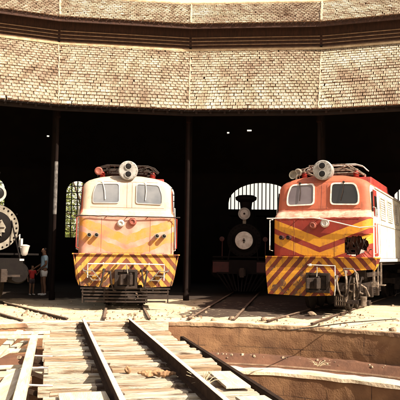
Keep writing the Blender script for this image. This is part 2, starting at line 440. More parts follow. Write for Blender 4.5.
# ------------------------------------------------------------------ turntable bridge
BB = -12.75
bf, bs = frame2(C, BB)
bc = Vector((-.42, 7.37, 0))
bridge = thing('turntable_bridge', 'long turntable bridge of bleached sleepers with two rails, spanning the round pit', 'turntable', bc, -R(BB))
for sx in (-.5, .5):
    pts = [(sx, -7.0 + i * 14.15 / 12, 0) for i in range(13)]
    rail_mb(pts, h=.18).build('rail', [M['bridgerail'], M['railhead']], bridge)
y = -6.8; i = 0
while y < 6.85:
    ww = random.choice((random.uniform(.13, .18), random.uniform(.18, .25))); gap = random.uniform(.07, .14) if random.random() < .8 else random.uniform(.10, .16)
    m = MB()
    dz = random.uniform(-.045, .012)
    x0 = -1.24 + random.uniform(-.09, .07); x1 = 1.20 + random.uniform(-.05, .06)
    if y > 1 and random.random() < .16: x0 = -.62
    # split beam with uneven top: several stations
    ns = 9; vs = []; tilt = random.uniform(-.012, .012)
    for k in range(ns):
        x = x0 + (x1 - x0) * k / (ns - 1)
        a = random.uniform(-.012, .012); b2 = random.uniform(-.012, .012); zt = random.uniform(-.008, .008)
        for (yy, zz) in ((y + a, -.32), (y + a, -.18 + dz + zt), (y + ww + b2, -.18 + dz + zt + tilt), (y + ww + b2, -.32)):
            vs.append((x, yy, zz))
    fs = [(0, 1, 2, 3), tuple((ns - 1) * 4 + q for q in (3, 2, 1, 0))]
    for k in range(ns - 1):
        for q in range(4):
            q2 = (q + 1) % 4; fs.append((k * 4 + q, k * 4 + q2, k * 4 + 4 + q2, k * 4 + 4 + q))
    m.add(vs, fs)
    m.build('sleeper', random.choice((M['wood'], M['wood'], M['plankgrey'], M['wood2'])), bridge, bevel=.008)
    y += ww + gap; i += 1
for sx in (-.62, .62):
    m = MB()
    m.box((sx, 0, -.66), (.018, 13.6, .62)); m.box((sx, 0, -.335), (.22, 13.6, .02)); m.box((sx, 0, -.98), (.22, 13.6, .02))
    for k in range(18): m.box((sx, -6.5 + k * .765, -.66), (.16, .012, .6))
    m.build('main_girder', M['girder'], bridge)
m = MB()
m.box((1.27, -.9, -.23), (.03, 12.2, .12)); m.box((1.29, -.9, -.165), (.06, 12.2, .012)); m.box((1.30, -.9, -.29), (.08, 12.2, .014))
m.build('edge_beam', M['girder'], bridge)
for k in range(7):
    m = MB(); m.bar((1.27, -5.6 + k * 1.9, -.28), (.66, -5.6 + k * 1.9, -.75), .06, .06); m.build('bracket', M['girder'], bridge)
# left outer stringer, with thin iron brackets to the sleepers
m = MB(); m.bar((-1.52, -5.5, -.12), (-1.47, 5.4, -.12), .12, .12, jit=.006)
m.build('walkway_beam', M['plankwood'], bridge, bevel=.01)
for yy in (-3.4, -2.3, -1.25, -.15, .9, 2.1, 3.2):
    m = MB(); m.tube([(-1.50, yy, -.17), (-1.15, yy + random.uniform(-.1, .1), -.19)], .013, 6)
    m.build('tie_rod', M['columnpale'], bridge, smooth=True)
    m = MB(); m.bar((-1.15, yy + .02, -.36), (-1.49, yy + .02, -.22), .05, .05); m.build('bracket', M['girder'], bridge)
for yy, dx in ((5.15, 0), (4.5, .05)):
    m = MB(); m.bar((-2.1 + dx, yy + .04, -.065 + dx*.3), (-1.2, yy, -.05), .11, .05, jit=.005); m.build('cross_plank', M['plankwood'], bridge, bevel=.008)
m = MB(); m.box((-.83, -.02, -.145), (.52, .42, .03), Matrix.Rotation(R(2), 3, 'Z')); m.build('cover_board', M['plankwood'], bridge, bevel=.004)
m = MB(); m.box((.98, -.85, -.145), (.34, 1.15, .03), Matrix.Rotation(R(1.5), 3, 'Z')); m.build('cover_board', M['plankwood'], bridge, bevel=.004)
m = MB(); m.box((1.0, .75, -.145), (.30, 1.0, .03), Matrix.Rotation(R(-1.5), 3, 'Z')); m.build('cover_board', M['plankwood'], bridge, bevel=.004)
# centre pivot
m = MB(); m.lathe((0, 0, -2.0), (0, 0, 1), [(0, .8), (.35, .7), (.5, .4), (1.0, .35)], 24); m.build('pivot', M['girder'], bridge, smooth=True)

m = MB(); m.bar((-1.9, 7.10, -.19), (1.35, 7.10, -.19), .16, .20, jit=.008); m.build('end_sill', M['wood'], bridge, bevel=.01)
# loose timbers left of the bridge
tim = [((20, 331), (-14, 366), .13, 'broad bleached timber lying slantwise at the far left rim of the pit'),
       ((25, 342), (-6, 358), .13, 'short pale timber second from the pit rim left of the bridge'),
       ((27, 366), (-12, 368), .10, 'narrow timber lying across at the left frame edge beside the bridge stringer'),
       ((20, 370), (-4, 404), .24, 'widest bleached board slanting down at the lower left corner'),
       ((2, 352), (26, 350), .10, 'small broken board wedged between the slanting timbers left of the bridge')]
for i, (a, b, wd, lb) in enumerate(tim):
    z = -.22 - .055 * (i % 3)
    m = MB(); A, B = at(*a, z), at(*b, z); mid = (A + B) / 2
    m.bar(A - mid, B - mid, wd, .05, jit=.01)
    o = m.build('loose_timber', M['plankwood'], bevel=.006); o.location = mid
    tag(o, lb, 'timber', 'loose timbers over the pit')
# cross trestle carrying the loose timbers
for (a, b, posts, lb) in (((-12, 340), (36, 337), ((4, 339), (30, 337)), 'farther timber trestle standing in the pit under the slanting boards'),
                          ((-12, 385), (30, 381), ((2, 384), (24, 382)), 'nearer timber trestle carrying the widest slanting board at the lower left')):
    tt = thing('timber_trestle', lb, 'trestle', at(*b, -2.0), 0, 'trestles left of the bridge'); inv = tt.location
    m = MB(); m.bar(at(*a, -.43) - inv, at(*b, -.43) - inv, .14, .16, jit=.01); m.build('cap_beam', M['wood2'], tt, bevel=.01)
    for (u, v) in posts:
        p = at(u, v, -.5); m = MB(); m.bar(p - inv, Vector((p.x, p.y, -2.0)) - inv, .13, .13, up=(0, 1, 0)); m.build('post', M['wood2'], tt, bevel=.01)

# ------------------------------------------------------------------ roundhouse
CB = Vector((-.10, 1.70, 0))
STEP = 12.5; HALF = STEP / 2; TH = math.tan(R(HALF))
D_E, Z_E = 18.67, 6.03
D_C, Z_C = 23.87, 9.60
SL = math.atan2(Z_C - Z_E, D_C - D_E)
D_U, Z_U, D_R, Z_R = 23.17, 10.50, 26.27, 12.50
SU = math.atan2(Z_R - Z_U, D_R - D_U)
D_B = 33.9
house = thing('roundhouse', 'curved brick engine shed with a tiled two-tier roof and a dark open front', 'engine shed', CB)
segs = [(-.9 - HALF + STEP * k) for k in range(-3, 5)]

class Facet:
    def __init__(s, b):
        s.b = b; s.n = Vector((math.sin(R(b)), math.cos(R(b)), 0)); s.t = Vector((s.n.y, -s.n.x, 0))
    def P(s, d, x, z): return s.n * d + s.t * x + Vector((0, 0, z))

def tiles(fc, d0, z0, d1, slope, m, seed):
    rnd = random.Random(seed)
    rl = .275; tw = .165
    nrm_d, nrm_z = -math.sin(slope), math.cos(slope)
    L = (d1 - d0) / math.cos(slope); nr = int(L / rl)
    rl = L / nr
    for j in range(nr):
        a0 = j * rl; a1 = (j + 1) * rl + .04
        dl = d0 + a0 * math.cos(slope); hw = dl * TH
        off = (j % 2) * tw * .5 + rnd.uniform(-.008, .008)
        x = -math.ceil(hw / tw) * tw - tw + off
        sag = .015 * noise.noise(Vector((fc.b, j * .4, 2)))
        while x < hw:
            xa, xb = max(x, -hw - .0), min(x + tw * .94, hw)
            if xb - xa > .03:
                lift = .030 + rnd.uniform(-.006, .012); sk = rnd.uniform(-.008, .008)
                if rnd.random() < .03: lift += .02
                if rnd.random() < .015: sk += rnd.uniform(-.04, .04)
                prof = [(0, .0), (.14, .024), (.34, .006), (.5, .018), (.66, .006), (.86, .024), (1, .0)]
                vs = []
                for (aa, base) in ((a0 + rnd.uniform(-.012, .012), lift), (a1, .004)):
                    for (u, h) in prof:
                        xx = xa + (xb - xa) * u + sk
                        hh = h + base + sag
                        vs.append(fc.P(d0 + aa * math.cos(slope) + nrm_d * hh, xx, z0 + aa * math.sin(slope) + nrm_z * hh))
                aa = a0 + .01
                for (u, h) in prof:
                    xx = xa + (xb - xa) * u + sk
                    vs.append(fc.P(d0 + aa * math.cos(slope) + nrm_d * -.005, xx, z0 + aa * math.sin(slope) - .005 * nrm_z))
                n = len(prof); fs = []
                for q in range(n - 1): fs.append((q, q + 1, n + q + 1, n + q))
                a_ = rnd.uniform(.001, 1); m.cur = 0
                m.add(vs, fs, a_)
                o_ = len(m.v) - len(vs)
                for q in range(n - 1):
                    m.f.append(tuple(o_ + w__ for w__ in (2 * n + q, 2 * n + q + 1, q + 1, q))); m.attr.append(a_); m.mi.append(0 if q in (0, 5) else 1)
            x += tw

def sheet(m, fc, dA, zA, dB, zB, th=.05, nx=1, nd=1, holes=(), ext=.0):
    def P(i, k, o):
        d = dA + (dB - dA) * i / nd; z = zA + (zB - zA) * i / nd + o
        return fc.P(d, d * TH * (2 * k / nx - 1), z)
    for i in range(nd):
        for k in range(nx):
            if (i, k) in holes: continue
            vs = [P(i, k, 0), P(i, k + 1, 0), P(i + 1, k + 1, 0), P(i + 1, k, 0), P(i, k, -th), P(i, k + 1, -th), P(i + 1, k + 1, -th), P(i + 1, k, -th)]
            m.add(vs, [(0, 1, 2, 3), (7, 6, 5, 4), (0, 4, 5, 1), (1, 5, 6, 2), (2, 6, 7, 3), (3, 7, 4, 0)])

for si, b in enumerate(segs):
    fc = Facet(b)
    # front lower roof
    m = MB(); tiles(fc, D_E, Z_E, D_C, SL, m, 10 + si); m.build('lower_roof', [M['tile'], M['tileedge']], house, fix=False)
    m = MB(); sheet(m, fc, D_E + .06, Z_E + .01, D_C, Z_C - .03, .05)
    for k in range(9):      # rafters
        u = -1 + 2 * (k + .5) / 9
        m.bar(fc.P(D_E + .12, u * D_E * TH, Z_E - .06), fc.P(D_C, u * D_C * TH, Z_C - .12), .07, .11)
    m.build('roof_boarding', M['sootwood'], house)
    m = MB(); m.bar(fc.P(D_E + .30, -(D_E + .30) * TH, Z_E - .05), fc.P(D_E + .30, (D_E + .30) * TH, Z_E - .05), .09, .16); m.build('eave_beam', M['sootwood'], house)
    # clerestory
    m = MB(); zb, zt = Z_C - .05, Z_U + .42
    m.bar(fc.P(D_C + .06, -(D_C + .06) * TH, (zb + zt) / 2), fc.P(D_C + .06, (D_C + .06) * TH, (zb + zt) / 2), .06, zt - zb)
    m.build('clerestory_wall', M['clere'], house)
    for k in range(4):
        m = MB(); z = Z_C + .13 + k * .145; d = D_C - .02
        tl = fc.n * .0 + Vector((0, 0, 1)) - fc.n * .6
        m.bar(fc.P(d, -d * TH + .05, z), fc.P(d, d * TH - .05, z), .05, .035, up=tl.normalized()); m.build('louvre_blade', M['louver'], house)
    m = MB(); d = D_C - .06; m.bar(fc.P(d, -d * TH, Z_C + .02), fc.P(d, d * TH, Z_C + .02), .16, .09, jit=.006); m.build('flashing', M['flash'], house)
    m = MB(); tiles(fc, D_U, Z_U, D_R, SU, m, 40 + si); m.build('upper_roof', [M['tile'], M['tileedge']], house, fix=False)
    m = MB(); sheet(m, fc, D_U + .05, Z_U, D_R, Z_R - .03, .05)
    m.bar(fc.P(D_U + .1, -(D_U + .1) * TH, Z_U - .10), fc.P(D_U + .1, (D_U + .1) * TH, Z_U - .10), .05, .12)
    for k in range(10):
        u = -1 + 2 * (k + .5) / 10
        m.bar(fc.P(D_U + .05, u * D_U * TH, Z_U - .05), fc.P(D_C + .4, u * (D_C + .4) * TH, Z_U + .28), .06, .09)
    m.build('roof_boarding', M['clere'], house)
    m = MB(); m.tube([fc.P(D_R, -D_R * TH + 2 * D_R * TH * q / 16, Z_R + .03 + .015 * noise.noise(Vector((q, b, 0)))) for q in range(17)], .085, 8); m.build('ridge_cap', M['flash'], house, smooth=True)
    # back slopes (with a few slipped tiles that let daylight in)
    D2 = 2 * D_R - D_C
    m = MB(); sheet(m, fc, D_R, Z_R - .03, 2 * D_R - D_U, Z_U, .08)
    m.bar(fc.P(D2, -D2 * TH, (zb + zt) / 2), fc.P(D2, D2 * TH, (zb + zt) / 2), .06, zt - zb)
    nx, nd = 60, 44
    hs = {4: {(19, 26), (19, 27), (20, 17)}, 2: {(24, 57)}}.get(si, set())
    sheet(m, fc, D2, Z_C - .03, D_B + .5, 5.62, .04, nx, nd, hs)
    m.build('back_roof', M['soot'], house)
    # joint strips (mortared valleys) at the bearing b+HALF
fcs = [Facet(b) for b in segs]
for si in range(len(segs) + 1):
    b = segs[0] - HALF + STEP * si
    v = Vector((math.sin(R(b)), math.cos(R(b)), 0)); k = 1 / math.cos(R(HALF))
    def J(d, z): return v * (d * k) + Vector((0, 0, z))
    m = MB()
    for (dA, zA, dB, zB) in ((D_E - .02, Z_E + .03, D_C, Z_C + .025), (D_U - .02, Z_U + .045, D_R, Z_R + .04)):
        n = 18; pts = []
        for q in range(n + 1):
            t = q / n; pts.append(J(dA + (dB - dA) * t, zA + (zB - zA) * t + random.uniform(-.012, .008)) + Vector((random.uniform(-.015, .015), 0, 0)))
        m.tube(pts, [random.uniform(.018, .036) for _ in pts] if dA < 20 else [random.uniform(.04, .06) for _ in pts], 6)
    m.build('valley_mortar', M['mortar'], house)
    # column on the stall line, set back under the eave
    cp = J(D_E + .95, 0); pale = (si == 3)
    m = MB(); h = Z_E + .40
    m.lathe((cp.x, cp.y, -.1), (0, 0, 1), [(0, .10), (.25, .10), (.3, .068), (1.2, .062), (h - .55, .055), (h - .5, .10), (h - .4, .07), (h - .15, .12), (h - .05, .14)], 16)
    co = m.build('column', M['column'], house, smooth=True)
    if pale:
        m = MB(); m.lathe((cp.x, cp.y, 2.62), (0, 0, 1), [(0, .058), (.1, .0635), (1.7, .061), (1.8, .052)], 16); m.build('sunlit_band', M['greyband'], co, smooth=True)  # pale band paints in the sunlit stretch of this column
    for d_ in (D_C + .1, 2 * D_R - D_C - .1):
        cp = J(d_, 0); m = MB(); m.lathe((cp.x, cp.y, -.1), (0, 0, 1), [(0, .16), (9.6, .12)], 12); m.build('column', M['sootwood'], house, smooth=True)
    # trusses
    m = MB()
    m.bar(J(D_E + .3, Z_E - .02), J(D_C, Z_C - .22), .12, .2)
    m.bar(J(D_E + .7, Z_E + .12), J(D_B, Z_E + .12), .10, .16)
    m.bar(J(D_C + .2, 9.2), J(2 * D_R - D_C - .2, 9.2), .1, .16)
    m.bar(J(D_C, 9.7), J(D_R, Z_R - .2), .1, .14); m.bar(J(2 * D_R - D_C, 9.7), J(D_R, Z_R - .2), .1, .14)
    m.build('truss', M['sootwood'], house)

# back wall with window openings
def arch_poly(w, z0, z1, rise, n=14):
    pts = [(-w / 2, z0), (w / 2, z0)]
    for k in range(n + 1):
        t = math.pi * k / n
        pts.append((w / 2 * math.cos(t), z1 - rise + rise * math.sin(t)))
    return pts
ZT = 5.9
for si, b in enumerate(segs):
    fc = Facet(b); hw = D_B * TH
    lun = si >= 4      # lunettes over doors on the right, narrow arched windows on the left
    ops = {3: [(-2.34, 1.25, 2.25, 5.40, .62), (2.34, 1.25, 2.25, 5.40, .62)], 4: [(.33, 3.85, 3.88, 5.45, 1.15)], 5: [(1.6, 3.85, 3.88, 5.45, 1.15)]}.get(si, [(.7, 1.25, 2.25, 5.4, .62)] if not lun else [(.3, 3.85, 3.88, 5.45, 1.15)])
    # wall strips around openings
    m = MB()
    def quadbox(x0, x1, z0, z1): 
        if x1 - x0 > .01 and z1 - z0 > .01:
            m.box(fc.P(D_B + .15, (x0 + x1) / 2, (z0 + z1) / 2), (x1 - x0, .3, z1 - z0), Matrix((fc.t, fc.n, Vector((0, 0, 1)))).transposed())
    x = -hw
    for (cx, w_, z0, z1, rise) in ops:
        quadbox(x, cx - w_ / 2, -.2, ZT); quadbox(cx - w_ / 2, cx + w_ / 2, -.2, z0)
        # spandrels above the arch
        n = 14
        for k in range(n):
            xa = cx - w_ / 2 + w_ * k / n; xb = xa + w_ / n
            za = z1 - rise + rise * math.sqrt(max(0, 1 - ((xa - cx) / (w_ / 2)) ** 2)); zb2 = z1 - rise + rise * math.sqrt(max(0, 1 - ((xb - cx) / (w_ / 2)) ** 2))
            vs = []
            for d in (D_B, D_B + .3): vs += [fc.P(d, xa, za), fc.P(d, xb, zb2), fc.P(d, xb, ZT), fc.P(d, xa, ZT)]
            m.add(vs, [(0, 1, 2, 3), (7, 6, 5, 4), (0, 4, 5, 1), (2, 6, 7, 3), (1, 5, 6, 2), (0, 3, 7, 4)])
        x = cx + w_ / 2
    quadbox(x, hw, -.2, ZT)
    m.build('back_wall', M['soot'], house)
    for (cx, w_, z0, z1, rise) in ops:
        m = MB()
        nb = 17 if lun else 3
        for k in range(nb):
            xx = cx - w_ / 2 + w_ * (k + 1) / (nb + 1)
            zt = z1 - rise + rise * math.sqrt(max(0, 1 - ((xx - cx) / (w_ / 2)) ** 2))
            m.bar(fc.P(D_B + .12, xx, z0), fc.P(D_B + .12, xx, zt), .05 if lun else .035, .05)
        nh = 1 if lun else 8
        for k in range(1, nh + 1):
            z = z0 + (z1 - z0) * k / (nh + 1)
            if z > z1 - rise: 
                ww = w_ * math.sqrt(max(0, 1 - ((z - (z1 - rise)) / rise) ** 2))
            else: ww = w_
            if lun: z = z0 + .03; ww = w_
            m.bar(fc.P(D_B + .12, cx - ww / 2, z), fc.P(D_B + .12, cx + ww / 2, z), .05, .04 if not lun else .09)
        poly = [(a + cx, q) for a, q in arch_poly(w_, z0, z1, rise)]
        inn = [((a) * .95 + cx, z0 + .04 + (q - z0) * .97 - .02) for a, q in arch_poly(w_, z0, z1, rise)]
        m.frame(poly, inn, lambda a, q, o: fc.P(D_B + .08 + o, a, q), .07)
        m.build('window', M['sootwood'], house)
    if lun:
        m = MB(); m.bar(fc.P(D_B - .05, -2.0, 1.75), fc.P(D_B - .05, 2.0, 1.75), .08, 3.7)
        m.build('back_door', M['sootwood'], house)
# end walls
for b in (segs[0] - HALF, segs[-1] + HALF):
    v = Vector((math.sin(R(b)), math.cos(R(b)), 0)); k = 1 / math.cos(R(HALF)); u = Vector((v.y, -v.x, 0))
    m = MB()
    poly = [(D_E + .3, -.2), (D_B + .3, -.2), (D_B + .3, 5.7), (2 * D_R - D_C, Z_C), (2 * D_R - D_C, Z_U + .3), (D_R, Z_R - .1), (D_C, Z_U + .3), (D_C, Z_C), (D_E + .3, Z_E + .1)]
    m.prism(poly, lambda a, z, o: v * (a * k) + u * o + Vector((0, 0, z)), .3); m.build('end_wall', M['soot'], house)

# ------------------------------------------------------------------ electric locomotive
def loco_materials(faded):
    tagn = 'faded' if faded else 'red'
    if faded:
        red1, red2 = (.50, .28, .22), (.42, .14, .085); yel = (.47, .195, .03)
        cab1, cab2 = (.48, .375, .28), (.45, .235, .15)
        side1, side2 = (.46, .12, .07), (.36, .09, .05)
        sk1, sk2, sy = (.12, .026, .012), (.17, .045, .018), (.48, .23, .035)
    else:
        red1, red2 = (.24, .022, .010), (.17, .015, .008); yel = (.52, .225, .012)
        cab1, cab2 = (.40, .10, .05), (.30, .05, .024)
        side1, side2 = (.74, .66, .52), (.60, .50, .38)
        sk1, sk2, sy = (.17, .026, .010), (.11, .016, .008), (.50, .215, .012)
    # body: lower face red with two V chevrons, upper cab cream or, on the red loco, its red painted as sunlit, sides behind the corner
    body = mat(tagn + '_body_paint', red1, red2, 2.2, .55 if not faded else .7, .12, 12)
    def chev(m, x, y, z, nz):
        ax = math_node(m, 'ABSOLUTE', x)
        v = math_node(m, 'SUBTRACT', z, math_node(m, 'MULTIPLY', ax, .39))
        v = math_node(m, 'ADD', v, math_node(m, 'MULTIPLY', math_node(m, 'SUBTRACT', nz, .5), .05 if not faded else .22))
        a = math_node(m, 'ADD', band(m, v, 1.66, 1.90), band(m, v, 1.27, 1.52))
        return math_node(m, 'MULTIPLY', a, math_node(m, 'LESS_THAN', y, .45))
    overlay(body, chev, yel, (5, .58, .8) if not faded else (2.2, .44, .68))
    overlay(body, lambda m, x, y, z, nz: math_node(m, 'MULTIPLY', math_node(m, 'GREATER_THAN', z, 2.43), math_node(m, 'LESS_THAN', y, 1.5)), cab1, (3, .62, .9))
    def sidef(m, x, y, z, nz):
        return math_node(m, 'MULTIPLY', math_node(m, 'GREATER_THAN', y, .42 if not faded else .18), math_node(m, 'GREATER_THAN', math_node(m, 'ABSOLUTE', x), 1.2))
    overlay(body, sidef, side1, (7, .66, .95))
    overlay(body, lambda m, x, y, z, nz: math_node(m, 'MULTIPLY', math_node(m, 'GREATER_THAN', y, .9), math_node(m, 'GREATER_THAN', z, 3.36)), (.30, .06, .04), (7, .7, .95))
    if not faded:
        overlay(body, lambda m, x, y, z, nz: math_node(m, 'MULTIPLY', band(m, math_node(m, 'ADD', z, math_node(m, 'MULTIPLY', nz, .14)), 2.50, 2.70), math_node(m, 'LESS_THAN', y, .6)), (.60, .36, .27), (2.5, .40, .80))  # pale band paints sunlight onto the sloping ledge
    # grime
    overlay(body, lambda m, x, y, z, nz: math_node(m, 'MULTIPLY', math_node(m, 'GREATER_THAN', nz, .60), .45 if not faded else .2), (.20, .07, .04), (9, .4, .7))
    skirt = mat(tagn + '_skirt_paint', sk1, sk2, 3, .6, .12, 12)
    def stripes(m, x, y, z, nz):
        v = math_node(m, 'ADD', z, math_node(m, 'MULTIPLY', math_node(m, 'ABSOLUTE', x), 1.15))
        v = math_node(m, 'ADD', v, math_node(m, 'MULTIPLY', math_node(m, 'SUBTRACT', nz, .5), .03))
        f = math_node(m, 'FRACT', math_node(m, 'DIVIDE', math_node(m, 'ADD', v, .03), .335))
        return math_node(m, 'LESS_THAN', f, .52)
    overlay(skirt, stripes, sy, (6, .58, .78) if not faded else (4, .60, .8))
    overlay(skirt, lambda m, x, y, z, nz: math_node(m, 'GREATER_THAN', math_node(m, 'ADD', nz, math_node(m, 'MULTIPLY', z, -.12)), .50), (.10, .045, .025), (9, .45, .7))
    streaks(body, (.16, .06, .035) if not faded else (.40, .20, .12), .52, .76, .6 if not faded else .45)
    streaks(skirt, (.05, .022, .013), .50, .72, .75, (6, 6, 1.2))
    return body, skirt

def streaks(m, colour, lo=.5, hi=.72, amt=.7, sc=(5, 5, .7)):
    n = m.node_tree.nodes; l = m.node_tree.links; p = n['Principled BSDF']
    base = p.inputs['Base Color'].links[0].from_socket
    tc = n.new('ShaderNodeTexCoord'); mp = n.new('ShaderNodeMapping'); mp.inputs['Scale'].default_value = sc; l.new(tc.outputs['Object'], mp.inputs[0])
    nz = n.new('ShaderNodeTexNoise'); nz.inputs['Scale'].default_value = 2.2; nz.inputs['Detail'].default_value = 9; nz.inputs['Roughness'].default_value = .68; l.new(mp.outputs[0], nz.inputs[0])
    rr = n.new('ShaderNodeValToRGB'); rr.color_ramp.elements[0].position = lo; rr.color_ramp.elements[1].position = hi; l.new(nz.outputs[0], rr.inputs[0])
    mx = n.new('ShaderNodeMixRGB'); l.new(math_node(m, 'MULTIPLY', rr.outputs[0], amt), mx.inputs[0]); l.new(base, mx.inputs[1]); mx.inputs[2].default_value = (*colour, 1)
    l.new(mx.outputs[0], p.inputs['Base Color'])
    r2 = n.new('ShaderNodeMapRange'); r2.inputs['To Min'].default_value = .45; r2.inputs['To Max'].default_value = .9; l.new(nz.outputs[0], r2.inputs['Value']); l.new(r2.outputs[0], p.inputs['Roughness'])

def rounded(poly, rad, k=5):
    out = []; n = len(poly)
    for i in range(n):
        p = Vector(poly[i]); a = Vector(poly[i - 1]) - p; b = Vector(poly[(i + 1) % n]) - p
        ra = min(rad, a.length * .45, b.length * .45); a = p + a.normalized() * ra; b = p + b.normalized() * ra
        for q in range(k + 1):
            t = q / k; out.append(tuple(a * (1 - t) ** 2 + p * 2 * t * (1 - t) + b * t * t))
    return out

def Y0(z):
    pts = [(1.40, 0), (2.40, 0), (2.44, .02), (2.50, .085), (2.60, .245), (3.32, .33), (3.42, .40), (3.52, .54), (3.60, .80), (3.65, 1.25), (3.70, 1.6)]
    for (a, ya), (b, yb) in zip(pts, pts[1:]):
        if z <= b: return ya + (yb - ya) * (z - a) / (b - a)
    return 1.6
def WZ(z):
    pts = [(1.40, 1.285), (2.44, 1.285), (2.64, 1.26), (3.22, 1.235), (3.34, 1.18), (3.44, 1.05), (3.53, .80), (3.60, .50), (3.65, .2)]
    for (a, ya), (b, yb) in zip(pts, pts[1:]):
        if z <= b: return ya + (yb - ya) * (z - a) / (b - a)
    return .2

def make_loco(pos, bearing, label, faded, damaged, cabglass):
    t = thing('electric_locomotive', label, 'locomotive', pos, -R(bearing), 'boxy electric locomotives')
    body_m, skirt_m = loco_materials(faded)
    L = 10.6
    # ---- body shell
    m = MB(); zs = [1.40, 1.7, 2.0, 2.38, 2.41, 2.44, 2.47, 2.50, 2.55, 2.60, 2.64, 2.85, 3.1, 3.22, 3.30, 3.36, 3.42, 3.48, 3.53, 3.57, 3.60, 3.63, 3.655]
    npt = 7; ringn = None
    for z in zs:
        y0 = Y0(z); wz = WZ(z); r = min(.24, wz * .9); loop = []
        # rear is a plain mirrored copy of the front
        def corner(cx, cy, a0, a1, sx):
            return [(cx + r * math.cos(a0 + (a1 - a0) * k / (npt - 1)), cy + r * math.sin(a0 + (a1 - a0) * k / (npt - 1))) for k in range(npt)]
        pi = math.pi
        loop += corner(-wz + r, y0 + r, pi, 1.5 * pi, 0)
        loop += [(-wz * .5, y0), (0, y0), (wz * .5, y0)]
        loop += corner(wz - r, y0 + r, 1.5 * pi, 2 * pi, 0)
        loop += [(wz, y0 + (L - 2 * y0) * q) for q in (.12, .35, .65)]
        loop += corner(wz - r, L - y0 - r, 0, .5 * pi, 0) + corner(-wz + r, L - y0 - r, .5 * pi, pi, 0)
        loop += [(-wz, y0 + (L - 2 * y0) * q) for q in (.65, .35, .12)]
        ringn = len(loop)
        m.v += [(x, y, z) for x, y in loop]
    nr = len(zs)
    if damaged:
        pass
    for i in range(nr - 1):
        for k in range(ringn):
            k2 = (k + 1) % ringn
            if damaged and zs[i] < 2.35:
                xm = (m.v[i * ringn + k][0] + m.v[i * ringn + k2][0]) / 2; ym = (m.v[i * ringn + k][1] + m.v[i * ringn + k2][1]) / 2
                if xm > .5 and ym < .5 and zs[i] < 1.9: continue
            m.f.append((i * ringn + k, i * ringn + k2, (i + 1) * ringn + k2, (i + 1) * ringn + k)); m.attr.append(0); m.mi.append(0)
    m.f.append(tuple(range(ringn - 1, -1, -1))); m.attr.append(0); m.mi.append(0)
    m.f.append(tuple((nr - 1) * ringn + k for k in range(ringn))); m.attr.append(0); m.mi.append(0)
    body = m.build('body', body_m, t, smooth=True)
    if damaged:
        m = MB(); m.box((.78, .68, 1.72), (.9, .3, .6)); m.build('inner_bulkhead', M['black'], t)
        rn = random.Random(5)
        def TP(x, z, o=0.0):
            y = 0 if x < 1.045 else .24 - math.sqrt(max(0, .24 ** 2 - (x - 1.045) ** 2))
            return Vector((x, y - .006 + o + .05 * math.exp(-((x - 1.0) ** 2 + (z - 1.9) ** 2) * 9) , z))
        nj = 52; cx, cz = .885, 1.70
        inner = []; outer = []
        for k in range(nj):
            a = 2 * math.pi * k / nj; c_, s_ = math.cos(a), math.sin(a)
            q = min(.50 / max(abs(c_), 1e-3), .32 / max(abs(s_), 1e-3)); q2 = 1 / math.hypot(c_ / .345, s_ / .265)
            q2 *= rn.uniform(.84, 1.06); outer.append((min(cx + c_ * q, 1.283), cz + s_ * q)); inner.append((min(cx + c_ * q2, 1.25), cz + s_ * q2))
        m = MB(); m.frame(outer, inner, TP, .012); m.build('torn_panel', body_m, t)
        m = MB(); gx, gz = 14, 9; gv = []
        for a_ in range(gx + 1):
            for b_ in range(gz + 1):
                x = .44 + .80 * a_ / gx; z = 1.42 + .56 * b_ / gz
                nn = noise.noise(Vector((x * 5, z * 5, 3.3))) + .5 * noise.noise(Vector((x * 13, z * 13, 1)))
                y = .10 + .36 * max(0, min(1, (x - .45) / .5)) * (1 - .5 * abs(z - 1.7) / .3) + .09 * nn
                gv.append((x + .02 * nn, max(y, .03) if x < 1.1 else y, z))
        gf = [(a_ * (gz + 1) + b_, (a_ + 1) * (gz + 1) + b_, (a_ + 1) * (gz + 1) + b_ + 1, a_ * (gz + 1) + b_ + 1) for a_ in range(gx) for b_ in range(gz) if rn.random() > .10]
        m.add(gv, gf); m.build('crumpled_sheet', M['rustsheet'], t, fix=False)
        m = MB()
        for k in range(7):
            x = .72 + k * .075; z = 1.90 + rn.uniform(-.04, .03); 
            m.tube([(x, .06, z), (x + rn.uniform(-.05, .05), .03, z - .12), (x + rn.uniform(-.08, .08), .08, z - rn.uniform(.18, .34))], [.012, .010, .006], 5)
        for k in range(6):
            p0 = Vector((.75 + k * .08, .12, 1.48)); m.tube([p0, p0 + Vector((rn.uniform(-.1, .1), rn.uniform(-.06, .06), rn.uniform(.05, .25))), p0 + Vector((rn.uniform(-.1, .2), -.03, rn.uniform(.0, .2)))], .012, 5)
        m.build('broken_bracket', M['iron'], t)
        m = MB(); m.box((1.06, .10, 1.50), (.10, .10, .2), Matrix.Rotation(.3, 3, 'Y')); m.box((.80, .06, 1.46), (.2, .06, .04)); m.build('broken_bracket', M['whitepaint'], t)
    # ---- windscreens on the raked panel
    rake = math.atan2(.10, .68)
    def FP(x, z, o=0.0):
        wz = WZ(z); r = .24; y = Y0(z)
        if abs(x) > wz - r: y += r - math.sqrt(max(0, r * r - (abs(x) - wz + r) ** 2))
        return Vector((x, y - o * math.cos(rake), z + o * math.sin(rake) * .5))
